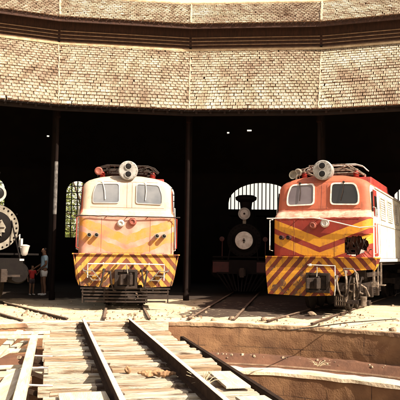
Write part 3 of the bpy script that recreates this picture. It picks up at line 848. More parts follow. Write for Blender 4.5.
    for sx in (-1, 1):
        base = [(.24, 2.80), (.93, 2.78), (.93, 3.04), (.84, 3.30), (.25, 3.32)]
        poly = rounded([(x * sx, z) for x, z in base], .10 if damaged else .07); cx = .585 * sx; cz = 3.04
        out = [(cx + (a - cx) * (1.10 if damaged else 1.05), cz + (z - cz) * (1.14 if damaged else 1.07)) for a, z in poly]
        m = MB(); m.prism(poly, lambda a, z, o: FP(a, z, .008 + o), .006)
        g = m.build('windscreen', M['reflectglass'] if (damaged and sx < 0) else cabglass, t)
        m = MB(); m.frame(out, poly, lambda a, z, o: FP(a, z, .004 + o), .028); m.build('frame', M['whitepaint'] if damaged else M['columnpale'], g)
        m = MB(); a = FP(cx - .10 * (1 if faded else .3) * sx * sx, 3.36, .05); b2 = FP(cx - (.02 if sx < 0 else .10), 2.88, .04)
        m.tube([a, (a + b2) / 2 + Vector((.02, -.01, 0)), b2], .012, 6); m.lathe(a, (0, -1, 0), [(-.04, .03), (.02, .03)], 8)
        m.build('wiper', M['whitepaint'] if not damaged else M['iron'], g, smooth=True)
    def seam(p0, p1):
        n_ = 10; m = MB(); m.tube([FP(p0[0] + (p1[0] - p0[0]) * q / n_, p0[1] + (p1[1] - p0[1]) * q / n_, .001) for q in range(n_ + 1)], .005, 4)
        m.build('panel_seam', M['agedred'], t)
    for (xa, za, xb, zb) in ((-.02, 2.66, -.02, 3.36), (.12, 2.66, .12, 3.36), (-1.0, 3.385, 1.0, 3.385), (-1.0, 2.665, 1.0, 2.665)): seam((xa, za), (xb, zb))
    seam((-.68, 1.46), (-.68, 2.36))
    if not damaged: seam((.62, 1.46), (.62, 2.36))
    for zr in (2.385, 1.45):
        m = MB()
        x1_ = 1.2 if (zr > 2 or not damaged) else .3; m.bar(FP(-1.0, zr, -.001), FP(min(x1_, 1.0), zr, -.001), .012, .012)
        nq = 21
        for q in range(nq):
            x = -1.0 + (min(x1_, 1.0) + 1.0) * q / (nq - 1); m.lathe(FP(x, zr, 0), (0, -1, 0), [(0, .011), (.008, .008)], 6)
        m.build('riveted_strip', body_m, t)
    # ---- headlamp: round housing with two lenses one above the other
    m = MB(); hz = 3.70; hy = .40
    m.lathe((0, hy - .12, hz), (0, 1, 0), [(0, .245), (.02, .265), (.06, .268), (.30, .25), (.46, .16), (.5, .02)], 36)
    for s in (-1, 1): m.bar((s * .14, hy + .1, hz - .36), (s * .12, hy + .1, hz - .15), .04, .06)
    for k in range(16):
        q = 2 * math.pi * k / 16; m.lathe((.235 * math.cos(q), hy - .13, hz + .235 * math.sin(q)), (0, 1, 0), [(0, .012), (.02, .012)], 6)
    hl = m.build('headlamp', M['lampgrey'], t, smooth=True)
    for s in (-1, 1):
        m = MB(); m.lathe((0, hy - .125, hz + s * .108), (0, -1, 0), [(0, .096), (.03, .098), (.03, .083)], 24); ln = m.build('lens_rim', M['lampgrey'], hl, smooth=True)
        m = MB(); m.lathe((0, hy - .16, hz + s * .108), (0, 1, 0), [(-.004, .02), (0, .06), (.004, .082), (.02, .082)], 24); m.build('lens', M['lens'], hl, smooth=True)
    # ---- paired marker lights
    for sx in ((-1, 1) if not damaged else (-1,)):
        for k in (0, 1):
            x = sx * (.80 + .19 * k); z = 1.90
            m = MB(); m.lathe((x, .0, z), (0, -1, 0), [(0, .058), (.15, .056), (.17, .060), (.175, .045), (.15, .04)], 16)
            ml = m.build('marker_light', M['agedgrey'] if faded else M['sootred'], t, smooth=True)
            m = MB(); m.lathe((x, -.155, z), (0, -1, 0), [(0, .045), (.012, .03), (.016, .01)], 12); m.build('lens', M['lens'], ml, smooth=True)
    # ---- two round fittings in the middle
    for (x, z, r, mm) in ((-.17, 2.22, .10, 'columnpale' if faded else 'agedred'), (.14, 2.27, .11, 'agedred' if faded else 'columnpale')):
        m = MB(); m.lathe((x, 0, z), (0, -1, 0), [(0, r), (.06, r), (.09, r * .8), (.10, r * .55), (.07, r * .4)], 20); m.build('round_socket', M[mm], t, smooth=True)
    # ---- hand rail along the ledge
    m = MB(); z = 2.41; n = 22
    pts = []
    for k in range(n + 1):
        x = -1.42 + 2.84 * k / n
        dz = 0; dy = 0
        if damaged: 
            q = max(0, (x + .1)) / 1.5; dz = -.36 * q ** 1.1 + (.14 * max(0, x - 1.0) / .4); dy = 0
        pts.append((x, -.10 + .04 * abs(x) + dy, z + dz + .008 * noise.noise(Vector((k * .7, 1, 2)))))
    m.tube(pts, .017, 6)
    for x in (-1.2, -.55, 0, .55, 1.2):
        if damaged and x > .2: continue
        m.tube([(x, .0, z), (x, -.09, z)], .013, 6)
    m.build('hand_rail', M['whitepaint'] if damaged else M['iron'], t, smooth=True)
    # vertical grab irons at the corners
    for sx in (-1, 1):
        if damaged and sx > 0: continue
        m = MB(); m.tube([(sx * 1.27, .02, 1.55), (sx * 1.33, -.06, 1.57), (sx * 1.33, -.06, 2.36), (sx * 1.27, .02, 2.38)], .014, 6); m.build('grab_iron', M['whitepaint'] if damaged else M['redpaint'], t, smooth=True)
    # ---- skirt
    fr = -.16
    if not damaged:
        poly = [(-1.33, 1.40), (1.33, 1.40), (1.31, 1.10), (1.18, .56), (.45, .53), (.42, .60), (-.42, .60), (-.45, .53), (-1.18, .56), (-1.31, 1.10)]
    else:
        poly = [(-1.44, 1.38), (1.44, 1.38), (1.43, 1.12), (.95, 1.08), (.80, .96), (.55, .92), (.42, .62), (.36, .44), (-.3, .40), (-1.36, .42), (-1.43, 1.0)]
    m = MB(); m.prism(poly, lambda a, z, o: Vector((a, fr + .05 * abs(a) + o, z)), .03)
    # returns along the sides
    for sx in (-1, 1):
        zl = .62 if not (damaged and sx > 0) else 1.12
        m.add([(sx * 1.405, fr + .07, 1.40), (sx * 1.405, .75, 1.40), (sx * 1.36, .75, zl + .1), (sx * (1.23 if zl < 1 else 1.39), fr + .09, zl - .05),
               (sx * 1.375, fr + .07, 1.40), (sx * 1.375, .75, 1.40), (sx * 1.33, .75, zl + .1), (sx * (1.20 if zl < 1 else 1.36), fr + .09, zl - .05)],
              [(0, 1, 2, 3), (7, 6, 5, 4), (0, 4, 5, 1), (1, 5, 6, 2), (2, 6, 7, 3), (3, 7, 4, 0)])
    m.box((0, .28, 1.40), (2.84, .86, .03))
    skirt = m.build('skirt', skirt_m, t)
    # small steps / grab loops on skirt
    for sx in ((-1, 1) if not damaged else ()):
        m = MB()
        for q in range(3):
            m.bar((sx * (.62 + q * .13), fr - .05, .72 + q * .12), (sx * (.86 + q * .13), fr - .05, .72 + q * .12), .10, .02)
        m.bar((sx * .62, fr - .05, .68), (sx * .92, fr - .05, 1.02), .02, .03); m.bar((sx * .84, fr - .05, .68), (sx * 1.14, fr - .05, 1.02), .02, .03)
        m.build('step', M['agedgrey'], t)
    # uncoupling lever
    m = MB()
    if not damaged:
        m.tube([(-1.0, fr - .07, .78), (-1.0, fr - .09, 1.14), (-.3, fr - .12, 1.15), (.3, fr - .12, 1.15), (1.0, fr - .09, 1.14), (1.0, fr - .07, .72)], .016, 6)
        for x in (-.6, -.22, .22, .6): m.bar((x, fr + .04, 1.15), (x, fr - .11, 1.15), .03, .06)
    else:
        m.tube([(-.25, fr - .09, 1.20), (.45, fr - .1, 1.19), (.46, fr - .12, .70), (.44, fr - .1, .45)], .016, 6)
        m.bar((-.2, fr + .04, 1.2), (-.2, fr - .11, 1.2), .03, .06)
    m.build('coupling_lever', M['whitepaint'], t, smooth=True)
    # coupler with draft box
    m = MB()
    m.frame([(-.30, .50), (.30, .50), (.30, 1.00), (-.30, 1.00)], [(-.22, .57), (.22, .57), (.22, .93), (-.22, .93)], lambda a, z, o: Vector((a, fr - .10 + o, z)), .14)
    m.box((0, fr - .018, .74), (.56, .02, .46))
    cb = m.build('coupler_pocket', M['iron'], t, bevel=.01)
    m = MB()
    kn = [(-.07, .10), (.07, .10), (.08, -.26), (.15, -.34), (.17, -.50), (.10, -.56), (.02, -.50), (.06, -.42), (.0, -.36), (-.07, -.40), (-.10, -.58), (-.15, -.60), (-.17, -.46), (-.12, -.30), (-.08, -.24)]
    m.prism(kn, lambda a, b_, o: Vector((a, fr + b_, .62 + o)), .26)
    m.lathe((.11, fr - .45, .57), (0, 0, 1), [(0, .03), (.02, .04), (.34, .04), (.36, .03)], 12)
    cp_ = m.build('coupler', M['iron'], t, bevel=.012)
    m = MB(); m.tube([(0, fr - .13, 1.15), (.02, fr - .2, 1.02), (.04, fr - .32, .90)], .014, 6); m.build('lift_chain', M['agedgrey'], cp_, smooth=True)
    # hoses
    rn = random.Random(3 if faded else 8)
    hs = [(-.42, 1), (.40, 1), (.55, -1), (-.58, -1)] if not damaged else [(.5, 1), (.72, 1), (.85, -1), (.98, 1), (1.12, -1)]
    for (x, q) in hs:
        z = rn.uniform(.88, 1.05); m = MB(); y_ = fr - .08
        m.tube([(x, y_ + .1, z), (x, y_ - .05, z + .02), (x + .02 * q, y_ - .13, z - .10), (x + .05 * q, y_ - .12, z - .3), (x + .10 * q, y_ - .08, z - .45), (x + .17 * q, y_ - .06, z - .48)], .022, 8)
        m.lathe((x, y_, z), (0, -1, 0), [(0, .045), (.05, .045)], 8)
        m.build('brake_hose', M['dullwhite'] if (damaged and q > 0) else M['iron'], t, smooth=True)
    # cow catcher of horizontal slats
    if not damaged:
        m = MB()
        for k in range(5):
            z = .50 - k * .085; wd = 1.18 - .03 * k
            m.bar((-wd, fr + .04, z), (0, fr - .07, z), .03, .045); m.bar((0, fr - .07, z), (wd, fr + .04, z), .03, .045)
        for x in (-1.12, -.56, 0, .56, 1.12): m.bar((x, fr - .03 + .07 * abs(x) , .52), (x, fr - .03 + .07 * abs(x), .12), .035, .03, up=(0, 1, 0))
        m.build('cow_catcher', M['iron'], t)
    # ---- underframe, bogies
    m = MB(); m.box((0, L / 2, 1.30), (2.5, L - .6, .18)); m.box((0, .32, 1.08), (2.2, .16, .4))
    m.build('underframe', M['iron'], t)
    m = MB()
    for s in (-1, 1): m.bar((s * 1.30, .4, 1.345), (s * 1.30, L - .3, 1.345), .08, .09)
    m.build('sill', M['whitepaint'] if damaged else M['redpaint'], t)
    for by in (2.1, L - 2.1):
        bg_ = MB()
        for s in (-1, 1):
            bg_.bar((s * .86, by - 1.55, .62), (s * .86, by + 1.55, .62), .09, .2)
            for q in (-1.0, 0, 1.0):
                bg_.box((s * .90, by + q, .46), (.16, .24, .3)); 
                for z in range(5): bg_.lathe((s * .93, by + q + .3, .42 + z * .05), (0, 0, 1), [(0, .07), (.03, .07)], 8)
            bg_.bar((s * 1.0, by - 1.2, .95), (s * 1.0, by + 1.2, .95), .1, .12)
        bg_.box((0, by, .7), (1.6, .4, .3)); bg_.box((0, by - 1.5, .62), (1.72, .1, .18)); bg_.box((0, by + 1.5, .62), (1.72, .1, .18))
        bo = bg_.build('bogie', M['iron'], t, bevel=.008)
        for q in (-1.0, 0, 1.0):
            w_ = MB()
            for s in (-1, 1):
                w_.lathe((s * .46, by + q, .47), (s, 0, 0), [(-.0, .50), (.03, .50), (.035, .47), (.12, .465), (.12, .38), (.07, .36), (.07, .12), (.14, .1)], 28)
            w_.lathe((-.5, by + q, .47), (1, 0, 0), [(0, .07), (1.0, .07)], 10)
            w_.build('wheelset', M['iron'], bo, smooth=True)
    if damaged:   # exposed gear hanging at the broken corner
        m = MB(); rn = random.Random(21)
        m.tube([(.62, -.05, 1.05), (.66, -.2, 1.12), (.90, -.22, 1.12), (1.0, -.18, .98), (1.02, -.12, .62)], .024, 6)
        m.tube([(.70, -.1, .95), (.72, -.16, .55), (.70, -.12, .30)], .03, 6)
        m.tube([(.88, -.05, .90), (.90, -.12, .35)], .02, 6)
        m.tube([(.70, -.1, .72), (1.0, -.16, .78), (1.18, -.1, .66), (1.25, 0, .45)], .022, 6)
        m.build('brake_pipe', M['dullwhite'], t, smooth=True)
        m = MB(); m.box((.60, -.10, .60), (.30, .12, .09), jit=.01); m.box((.58, -.10, .70), (.16, .12, .14), jit=.01); m.box((.85, -.05, .30), (.34, .18, .09), jit=.01); m.box((1.12, .05, .28), (.26, .2, .12), jit=.015)
        m.box((.55, .0, .32), (.34, .1, .30), jit=.01)
        m.build('sander_box', M['iron'], t, bevel=.01)
        m = MB()
        for k in range(5): m.bar((.44 + k * .055, -.07, .20), (.44 + k * .055, -.07, .42), .022, .02, up=(0, 1, 0))
        m.bar((.42, -.07, .31), (.68, -.07, .31), .02, .02)
        m.build('grate', M['dullwhite'], t); m = MB()
        for q in range(7):
            z = .2 + q * .035; m.lathe((1.12, -.06, z), (0, 0, 1), [(0, .07), (.018, .085), (.03, .07)], 12)
        m.build('coil_spring', M['dullwhite'], t)
        m = MB(); m.bar((1.32, .25, 1.32), (1.32, .25, .78), .05, .09, up=(0, 1, 0)); m.bar((1.34, .75, 1.30), (1.34, .75, .62), .04, .05, up=(0, 1, 0)); m.bar((1.38, 1.0, 1.28), (1.38, 1.0, .70), .04, .05, up=(0, 1, 0)); m.box((1.38, .88, .70), (.24, .32, .025)); m.box((1.30, .55, .72), (.16, .16, .12))
        m.build('cab_steps', M['dullwhite'], t)
    # ---- sides: door, windows, louvres, ribs
    for sx in (-1, 1):
        X = 1.262 * sx
        def SP(a, z, o): return Vector((sx * (WZ(z) + o), a, z))
        m = MB(); m.prism([(.62, 1.45), (1.10, 1.45), (1.10, 3.18), (.62, 3.18)], lambda a, z, o: SP(a, z, .004 + o), .02)
        d = m.build('cab_door', M['redpaint'] if not faded else M['redpaint'], t)
        if damaged: d['label'] = 'red cab door'
        m = MB(); m.prism([(.70, 2.52), (1.02, 2.52), (1.02, 3.02), (.70, 3.02)], lambda a, z, o: SP(a, z, .026 + o), .006); m.build('pane', M['darkglass'], d)
        m = MB(); m.tube([SP(.56, 1.5, .0), SP(.56, 1.52, .07), SP(.56, 2.7, .07), SP(.56, 2.72, 0)], .014, 6); m.tube([SP(1.16, 1.5, .0), SP(1.16, 1.52, .07), SP(1.16, 2.7, .07), SP(1.16, 2.72, 0)], .014, 6); m.build('grab_iron', M['whitepaint'], t, smooth=True)
        # cab side window just behind the corner
        m = MB(); m.prism([(.40, 2.60), (.54, 2.60), (.54, 3.12), (.44, 3.12)], lambda a, z, o: SP(a, z, .004 + o), .01); m.build('side_window', M['darkglass'], t)
        for k in range(6):
            y_ = 1.65 + k * 1.35
            m = MB(); m.frame([(y_, 2.45), (y_ + .85, 2.45), (y_ + .85, 3.10), (y_, 3.10)], [(y_ + .05, 2.50), (y_ + .80, 2.50), (y_ + .80, 3.05), (y_ + .05, 3.05)], lambda a, z, o: SP(a, z, .002 + o), .022)
            fr_ = m.build('side_grille', M['columnpale'], t)
            m = MB()
            for q in range(8):
                z = 2.52 + q * .065; m.prism([(y_ + .05, z), (y_ + .80, z), (y_ + .80, z + .035), (y_ + .05, z + .035)], lambda a, z, o: SP(a, z, .002 + o), .012)
            m.build('slat', M['columnpale'], fr_)
        m = MB()
        for y_ in (1.42, 2.62, 3.97, 5.32, 6.67, 8.0, 9.2):
            m.prism([(y_, 1.42), (y_ + .025, 1.42), (y_ + .025, 3.15), (y_, 3.15)], lambda a, z, o: SP(a, z, .001 + o), .012)
        m.prism([(1.2, 2.30), (9.3, 2.30), (9.3, 2.33), (1.2, 2.33)], lambda a, z, o: SP(a, z, .002 + o), .015)
        m.build('side_rib', M['columnpale'] if damaged else M['redpaint'], t)
        m = MB(); m.bar(SP(.95, 3.26, .02), SP(9.6, 3.26, .02), .05, .04); m.build('rain_gutter', M['columnpale'] if damaged else M['redpaint'], t)
    # ---- roof gear
    m = MB(); m.box((0, 6.4, 3.72), (1.2, 4.2, .18), taper=.92); m.build('roof_hatch', M['redpaint'], t, bevel=.02)
    m = MB(); m.box((.86, 2.9, 3.50), (.46, 3.2, .24), taper=.9); m.build('roof_hatch', M['redpaint'], t, bevel=.02)
    if damaged:
        m = MB(); m.lathe((-.80, .62, 3.60), (-.2, -1, .1), [(0, .03), (.12, .05), (.2, .12), (.21, .12), (.19, .08)], 16); m.bar((-.8, .6, 3.45), (-.8, .6, 3.6), .04, .04, up=(0, 1, 0)); m.build('horn', M['agedgrey'], t, smooth=True)
    # pantograph, lowered
    pm = M['iron'] if faded else M['dullwhite']
    pz = 3.80; py = 1.75
    m = MB()
    m.bar((-.72, py - .75, pz - .02), (-.72, py + .75, pz - .02), .05, .06); m.bar((.72, py - .75, pz - .02), (.72, py + .75, pz - .02), .05, .06)
    m.bar((-.75, py - .5, pz), (.75, py - .5, pz), .05, .05); m.bar((-.75, py + .5, pz), (.75, py + .5, pz), .05, .05)
    pan = m.build('pantograph', pm, t)
    for (x, y_) in ((-.72, -.6), (.72, -.6), (-.72, .6), (.72, .6)):
        m = MB(); prof = [(0, .05)]
        for q in range(3): prof += [(.03 + q * .045, .09), (.05 + q * .045, .055)]
        m.lathe((x, py + y_, pz - .22), (0, 0, 1), prof + [(.19, .04)], 14); m.build('insulator', M['redpaint'], pan, smooth=True)
    m = MB()
    for sx in (-1, 1):
        for s in (-1, 1):
            m.tube([(sx * .62, py + s * .45, pz + .04), (sx * .48, py - s * .95, pz + .10)], .016, 6)
            m.tube([(sx * .48, py - s * .95, pz + .10), (sx * .36, py + s * .08, pz + .19)], .014, 6)
    for s in (-1, 1):
        m.tube([(-.62, py + s * .45, pz + .04), (.62, py + s * .45, pz + .04)], .03, 6); m.tube([(-.5, py + s * .95, pz + .10), (.5, py + s * .95, pz + .10)], .016, 6)
        m.tube([(-.48, py - s * .9, pz + .10), (.36, py, pz + .18)], .010, 5)
    m.build('arm', pm, pan, smooth=True)
    m = MB()
    for s in (-.12, .12):
        m.tube([(-.93, py + s, pz + .02), (-.80, py + s, pz + .15), (-.60, py + s, pz + .215), (.60, py + s, pz + .215), (.80, py + s, pz + .15), (.93, py + s, pz + .02)], .018, 6)
    m.build('collector_strip', M['columnpale'] if damaged else pm, pan, smooth=True)
    # roof cables and a coil spring
    m = MB(); m.tube([(-.8, .95, 3.70), (-.5, .8, 3.78), (-.1, 1.0, 3.80), (.4, .9, 3.82), (.8, 1.0, 3.66)], .012, 6)
    m.tube([(-.85, 1.1, 3.60), (-.86, .98, 3.82), (-.5, .95, 3.86)], .014, 6); m.tube([(.3, .8, 3.80), (.6, .9, 3.88), (.85, 1.1, 3.72)], .014, 6)
    m.build('roof_cable', pm, t, smooth=True)
    m = MB(); m.lathe((-.82, .90, 3.73), (0, -1, 0), [(0, .02), (.0, .10), (.03, .115), (.06, .115), (.08, .08), (.06, .05)], 18); m.build('insulator', M['agedred'] if faded else M['agedgrey'], t, smooth=True)
    return t

# front face positions along each track
def along(k, depth):
    p, b, f, s = TD[k]; return p + f * ((depth - p.y) / f.y)
make_loco(along('A', 17.45), TR['A'][1], 'cream and faded orange electric locomotive with complete striped skirt and slatted cow catcher', True, False, M['greyglass'])
make_loco(along('B', 16.8), TR['B'][1], 'red electric locomotive with yellow chevrons and a smashed front corner', False, True, M['darkglass'])

# ------------------------------------------------------------------ steam locomotives
def make_steam(pos, bearing, label, variant):
    t = thing('steam_locomotive', label, 'locomotive', pos, -R(bearing), 'steam locomotives in the shed')
    zc = 2.08 if variant == 'L' else 1.98
    rb = .64
    body = M['black']
    m = MB(); m.lathe((0, 0, zc), (0, 1, 0), [(0, rb), (.02, rb + .015), (1.5, rb + .015), (1.5, rb - .03), (6.0, rb + .08), (6.0, .3)], 40); m.build('boiler', body, t, smooth=True)
    plate = M['agedgrey'] if variant == 'L' else M['black']
    m = MB(); m.lathe((0, -.02, zc), (0, 1, 0), [(-.02, .47), (-.02, rb - .01), (0, rb), (.03, rb)], 40); fp = m.build('smokebox_front', M['iron'] if variant == 'L' else body, t, smooth=True)
    m = MB(); N = 26
    outer = [(rb * .985 * math.cos(2 * math.pi * k / 48), zc + rb * .985 * math.sin(2 * math.pi * k / 48)) for k in range(48)]
    inner = [(.45 * math.cos(2 * math.pi * k / 48), zc + .45 * math.sin(2 * math.pi * k / 48)) for k in range(48)]
    m.frame(outer, inner, lambda a, z, o: Vector((a, -.045 - o, z)), .012)
    m.cur = 1
    for k in range(N):
        q = 2 * math.pi * k / N; m.lathe((.57 * math.cos(q), -.055, zc + .57 * math.sin(q)), (0, -1, 0), [(0, .028), (.025, .022), (.035, .008)], 8)
    m.build('ring', [plate, M['black']], fp)
    m = MB(); m.lathe((0, -.03, zc), (0, -1, 0), [(0, .44), (.03, .44), (.07, .38), (.10, .2), (.11, .02)], 40); dr = m.build('smokebox_door', body, t, smooth=True)
    if variant == 'L':
        m = MB(); pts = []
        for k in range(24):
            rr_ = (.25 if k % 2 == 0 else .21) + .03 * math.sin(k * 2.3); q = 2 * math.pi * k / 24; pts.append((rr_ * math.cos(q), zc + rr_ * math.sin(q)))
        m.prism(pts, lambda a, z, o: Vector((a, -.135 - o, z)), .02); m.build('hub', M['agedgrey'], dr)
        m = MB()
        for q in (0, 60, 120): m.bar((.2 * math.cos(R(q)), -.17, zc + .2 * math.sin(R(q))), (-.2 * math.cos(R(q)), -.17, zc - .2 * math.sin(R(q))), .03, .03, up=(0, 1, 0))
        m.build('handle', M['iron'], dr)
    else:
        m = MB(); m.lathe((0, -.13, zc), (0, -1, 0), [(0, .33), (.02, .335), (.035, .32), (.05, .06), (.09, .05)], 36); m.build('hub', M['whitepaint'], dr, smooth=True)
        m = MB(); m.bar((0, -.20, zc - .10), (0, -.20, zc + .08), .035, .03, up=(0, 1, 0)); m.lathe((0, -.18, zc), (0, -1, 0), [(0, .05), (.06, .04)], 12)
        m.build('handle', M['iron'], dr)
    # headlight above
    hz = 3.02 if variant == 'L' else 2.98; hy = -.12
    m = MB(); m.lathe((0, hy, hz), (0, 1, 0), [(0, .21), (.03, .225), (.28, .21), (.4, .12), (.42, .02)], 28); m.bar((0, hy + .15, zc + rb - .02), (0, hy + .15, hz - .18), .12, .16, up=(0, 1, 0))
    h = m.build('headlight', M['agedgrey'], t, smooth=True)
    m = MB(); m.frame([(.228 * math.cos(2 * math.pi * k / 32), hz + .228 * math.sin(2 * math.pi * k / 32)) for k in range(32)], [(.165 * math.cos(2 * math.pi * k / 32), hz + .165 * math.sin(2 * math.pi * k / 32)) for k in range(32)], lambda a, z, o: Vector((a, hy - .005 - o, z)), .02); m.build('rim', M['lampgrey'], h)
    m = MB(); m.lathe((0, hy - .004, hz), (0, -1, 0), [(0, .16), (.004, .15), (.006, .03)], 24); m.build('lens', M['lens'] if variant == 'L' else M['columnpale'], h, smooth=True)
    if variant != 'L':
        m = MB(); m.lathe((0, hy - .012, hz), (0, -1, 0), [(0, .04), (.03, .035)], 12); m.build('bulb', M['iron'], h, smooth=True)
    # chimney and dome
    m = MB(); m.lathe((0, .75 if variant != 'L' else 1.35, zc + rb - .1), (0, 0, 1), [(0, .30), (.12, .20), (.75, .22), (.95, .24), (1.05, .40), (1.15, .42), (1.22, .30)], 28); m.build('chimney', body, t, smooth=True)
    m = MB(); m.lathe((0, 2.6, zc + rb - .08), (0, 0, 1), [(0, .36), (.1, .30), (.5, .29), (.68, .22), (.75, .05)], 24); m.build('steam_dome', body, t, smooth=True)
    # frames, platform, buffer beam
    m = MB()
    m.box((0, 3.6, 1.0), (1.0, 8.6, .5)); m.box((0, 3.6, 1.36), (2.3, 7.8, .05)); m.build('frame', body, t)
    bw = 1.22 if variant == 'L' else 2.2
    m = MB(); m.box((0, -.62, .98), (bw, .1, .40)); m.build('buffer_beam', M['black'] if variant == 'L' else M['sootred'], t, bevel=.01)
    m = MB(); m.box((0, -.35, 1.21), (bw + .04, .64, .05)); m.build('front_platform', M['columnpale'] if variant == 'L' else body, t)
    cx_ = .66 if variant == 'L' else .95
    for sx in (-1, 1):
        m = MB(); m.lathe((sx * cx_, -.15, .84), (0, 1, 0), [(0, .05), (.02, .26), (.08, .30), (.85, .30), (.92, .1)], 24); m.box((sx * cx_, .35, 1.18), (.40, .7, .26))
        m.build('cylinder', body, t, smooth=True)
        m = MB(); m.tube([(sx * .55, -.55, 1.25), (sx * .42, -.02, zc + .25)], .022, 6); m.tube([(sx * .7, .4, 2.5), (sx * .75, 5, 2.52)], .018, 6); m.build('hand_rail', M['black'], t, smooth=True)
        for q in range(4):
            m = MB(); m.lathe((sx * .52, 1.8 + q * 1.15, .55), (sx, 0, 0), [(0, .57), (.04, .57), (.045, .54), (.13, .535), (.13, .45), (.07, .43), (.07, .16), (.15, .14)], 26)
            m.build('wheel', M['iron'], t, smooth=True)
    m = MB(); m.box((0, -.80, .80), (.24, .34, .24)); m.box((0, -1.0, .80), (.16, .12, .34)); m.build('coupler', M['iron'], t, bevel=.015)
    m = MB()
    for k in range(11 if variant != 'L' else 0):
        u = -1 + 2 * k / 10; m.bar((u * .43 * bw, -.66, .78), (u * .2 * bw, -1.25 + .45 * abs(u), .14), .045, .04)
    m.bar((-.43 * bw, -.68, .78), (.43 * bw, -.68, .78), .06, .06); m.build('cow_catcher' if variant != 'L' else 'foot_bar', M['black'] if variant != 'L' else M['iron'], t)
    # cab
    m = MB(); m.box((0, 6.4, 2.25), (2.2, .06, 2.0)); m.box((-1.1, 7.2, 1.9), (.05, 1.6, 1.3)); m.box((1.1, 7.2, 1.9), (.05, 1.6, 1.3))
    m.box((0, 7.2, 3.35), (2.45, 2.0, .07)); m.box((0, 6.0, 1.9), (1.1, .9, 1.4)); m.build('cab', body, t)
    if variant == 'L':      # lamp bracket and marker lamp beside the smokebox
        m = MB(); m.tube([(.52, -.1, 1.78), (.60, -.28, 1.9), (.60, -.28, 1.55)], .02, 6)
        m.lathe((.74, -.30, 1.32), (0, 0, 1), [(0, .05), (.04, .09), (.10, .10), (.24, .135), (.27, .15), (.29, .12), (.31, .05)], 14); m.box((.64, -.34, 1.66), (.06, .06, .26))
        m.build('marker_lamp', M['columnpale'], t, smooth=True)
    else:
        for sx in (-1, 1):
            m = MB(); m.lathe((sx * .80, -.3, 2.02), (0, -1, 0), [(0, .05), (.0, .09), (.12, .09), (.13, .06)], 14); m.tube([(sx * .8, -.25, 1.3), (sx * .8, -.25, 1.95)], .02, 6); m.build('marker_lamp', M['sootred'], t, smooth=True)
    return t
make_steam(along('L', 17.9), TR['L'][1], 'steam locomotive at the left edge with a grey bolted smokebox ring in the sun', 'L')
make_steam(along('S', 24.4), TR['S'][1], 'black steam locomotive deep in the shed with two round pale discs and a chimney', 'S')

# ------------------------------------------------------------------ people
def skinned(name, verts, edges, radii, m, parent=None, root=0, sub=2):
    me = bpy.data.meshes.new(name); me.from_pydata(verts, edges, [])
    o = bpy.data.objects.new(name, me); col.objects.link(o)
    sk = o.modifiers.new('skin', 'SKIN'); sk.use_smooth_shade = True
    sv = me.skin_vertices[0].data if me.skin_vertices else None
    if sv is None:
        bm = bmesh.new(); bm.from_mesh(me); bm.verts.layers.skin.verify(); bm.to_mesh(me); bm.free(); sv = me.skin_vertices[0].data
    for i, r in enumerate(radii):
        r = r if isinstance(r, tuple) else (r, r); sv[i].radius = r; sv[i].use_root = (i == root)
    ss = o.modifiers.new('sub', 'SUBSURF'); ss.levels = sub; ss.render_levels = sub
    dg = bpy.context.evaluated_depsgraph_get(); me2 = bpy.data.meshes.new_from_object(o.evaluated_get(dg))
    for p in me2.polygons: p.use_smooth = True
    me2.materials.clear(); me2.materials.append(m)
    bpy.data.objects.remove(o); o = bpy.data.objects.new(name, me2); col.objects.link(o)
    if parent is not None: o.parent = parent
    return o

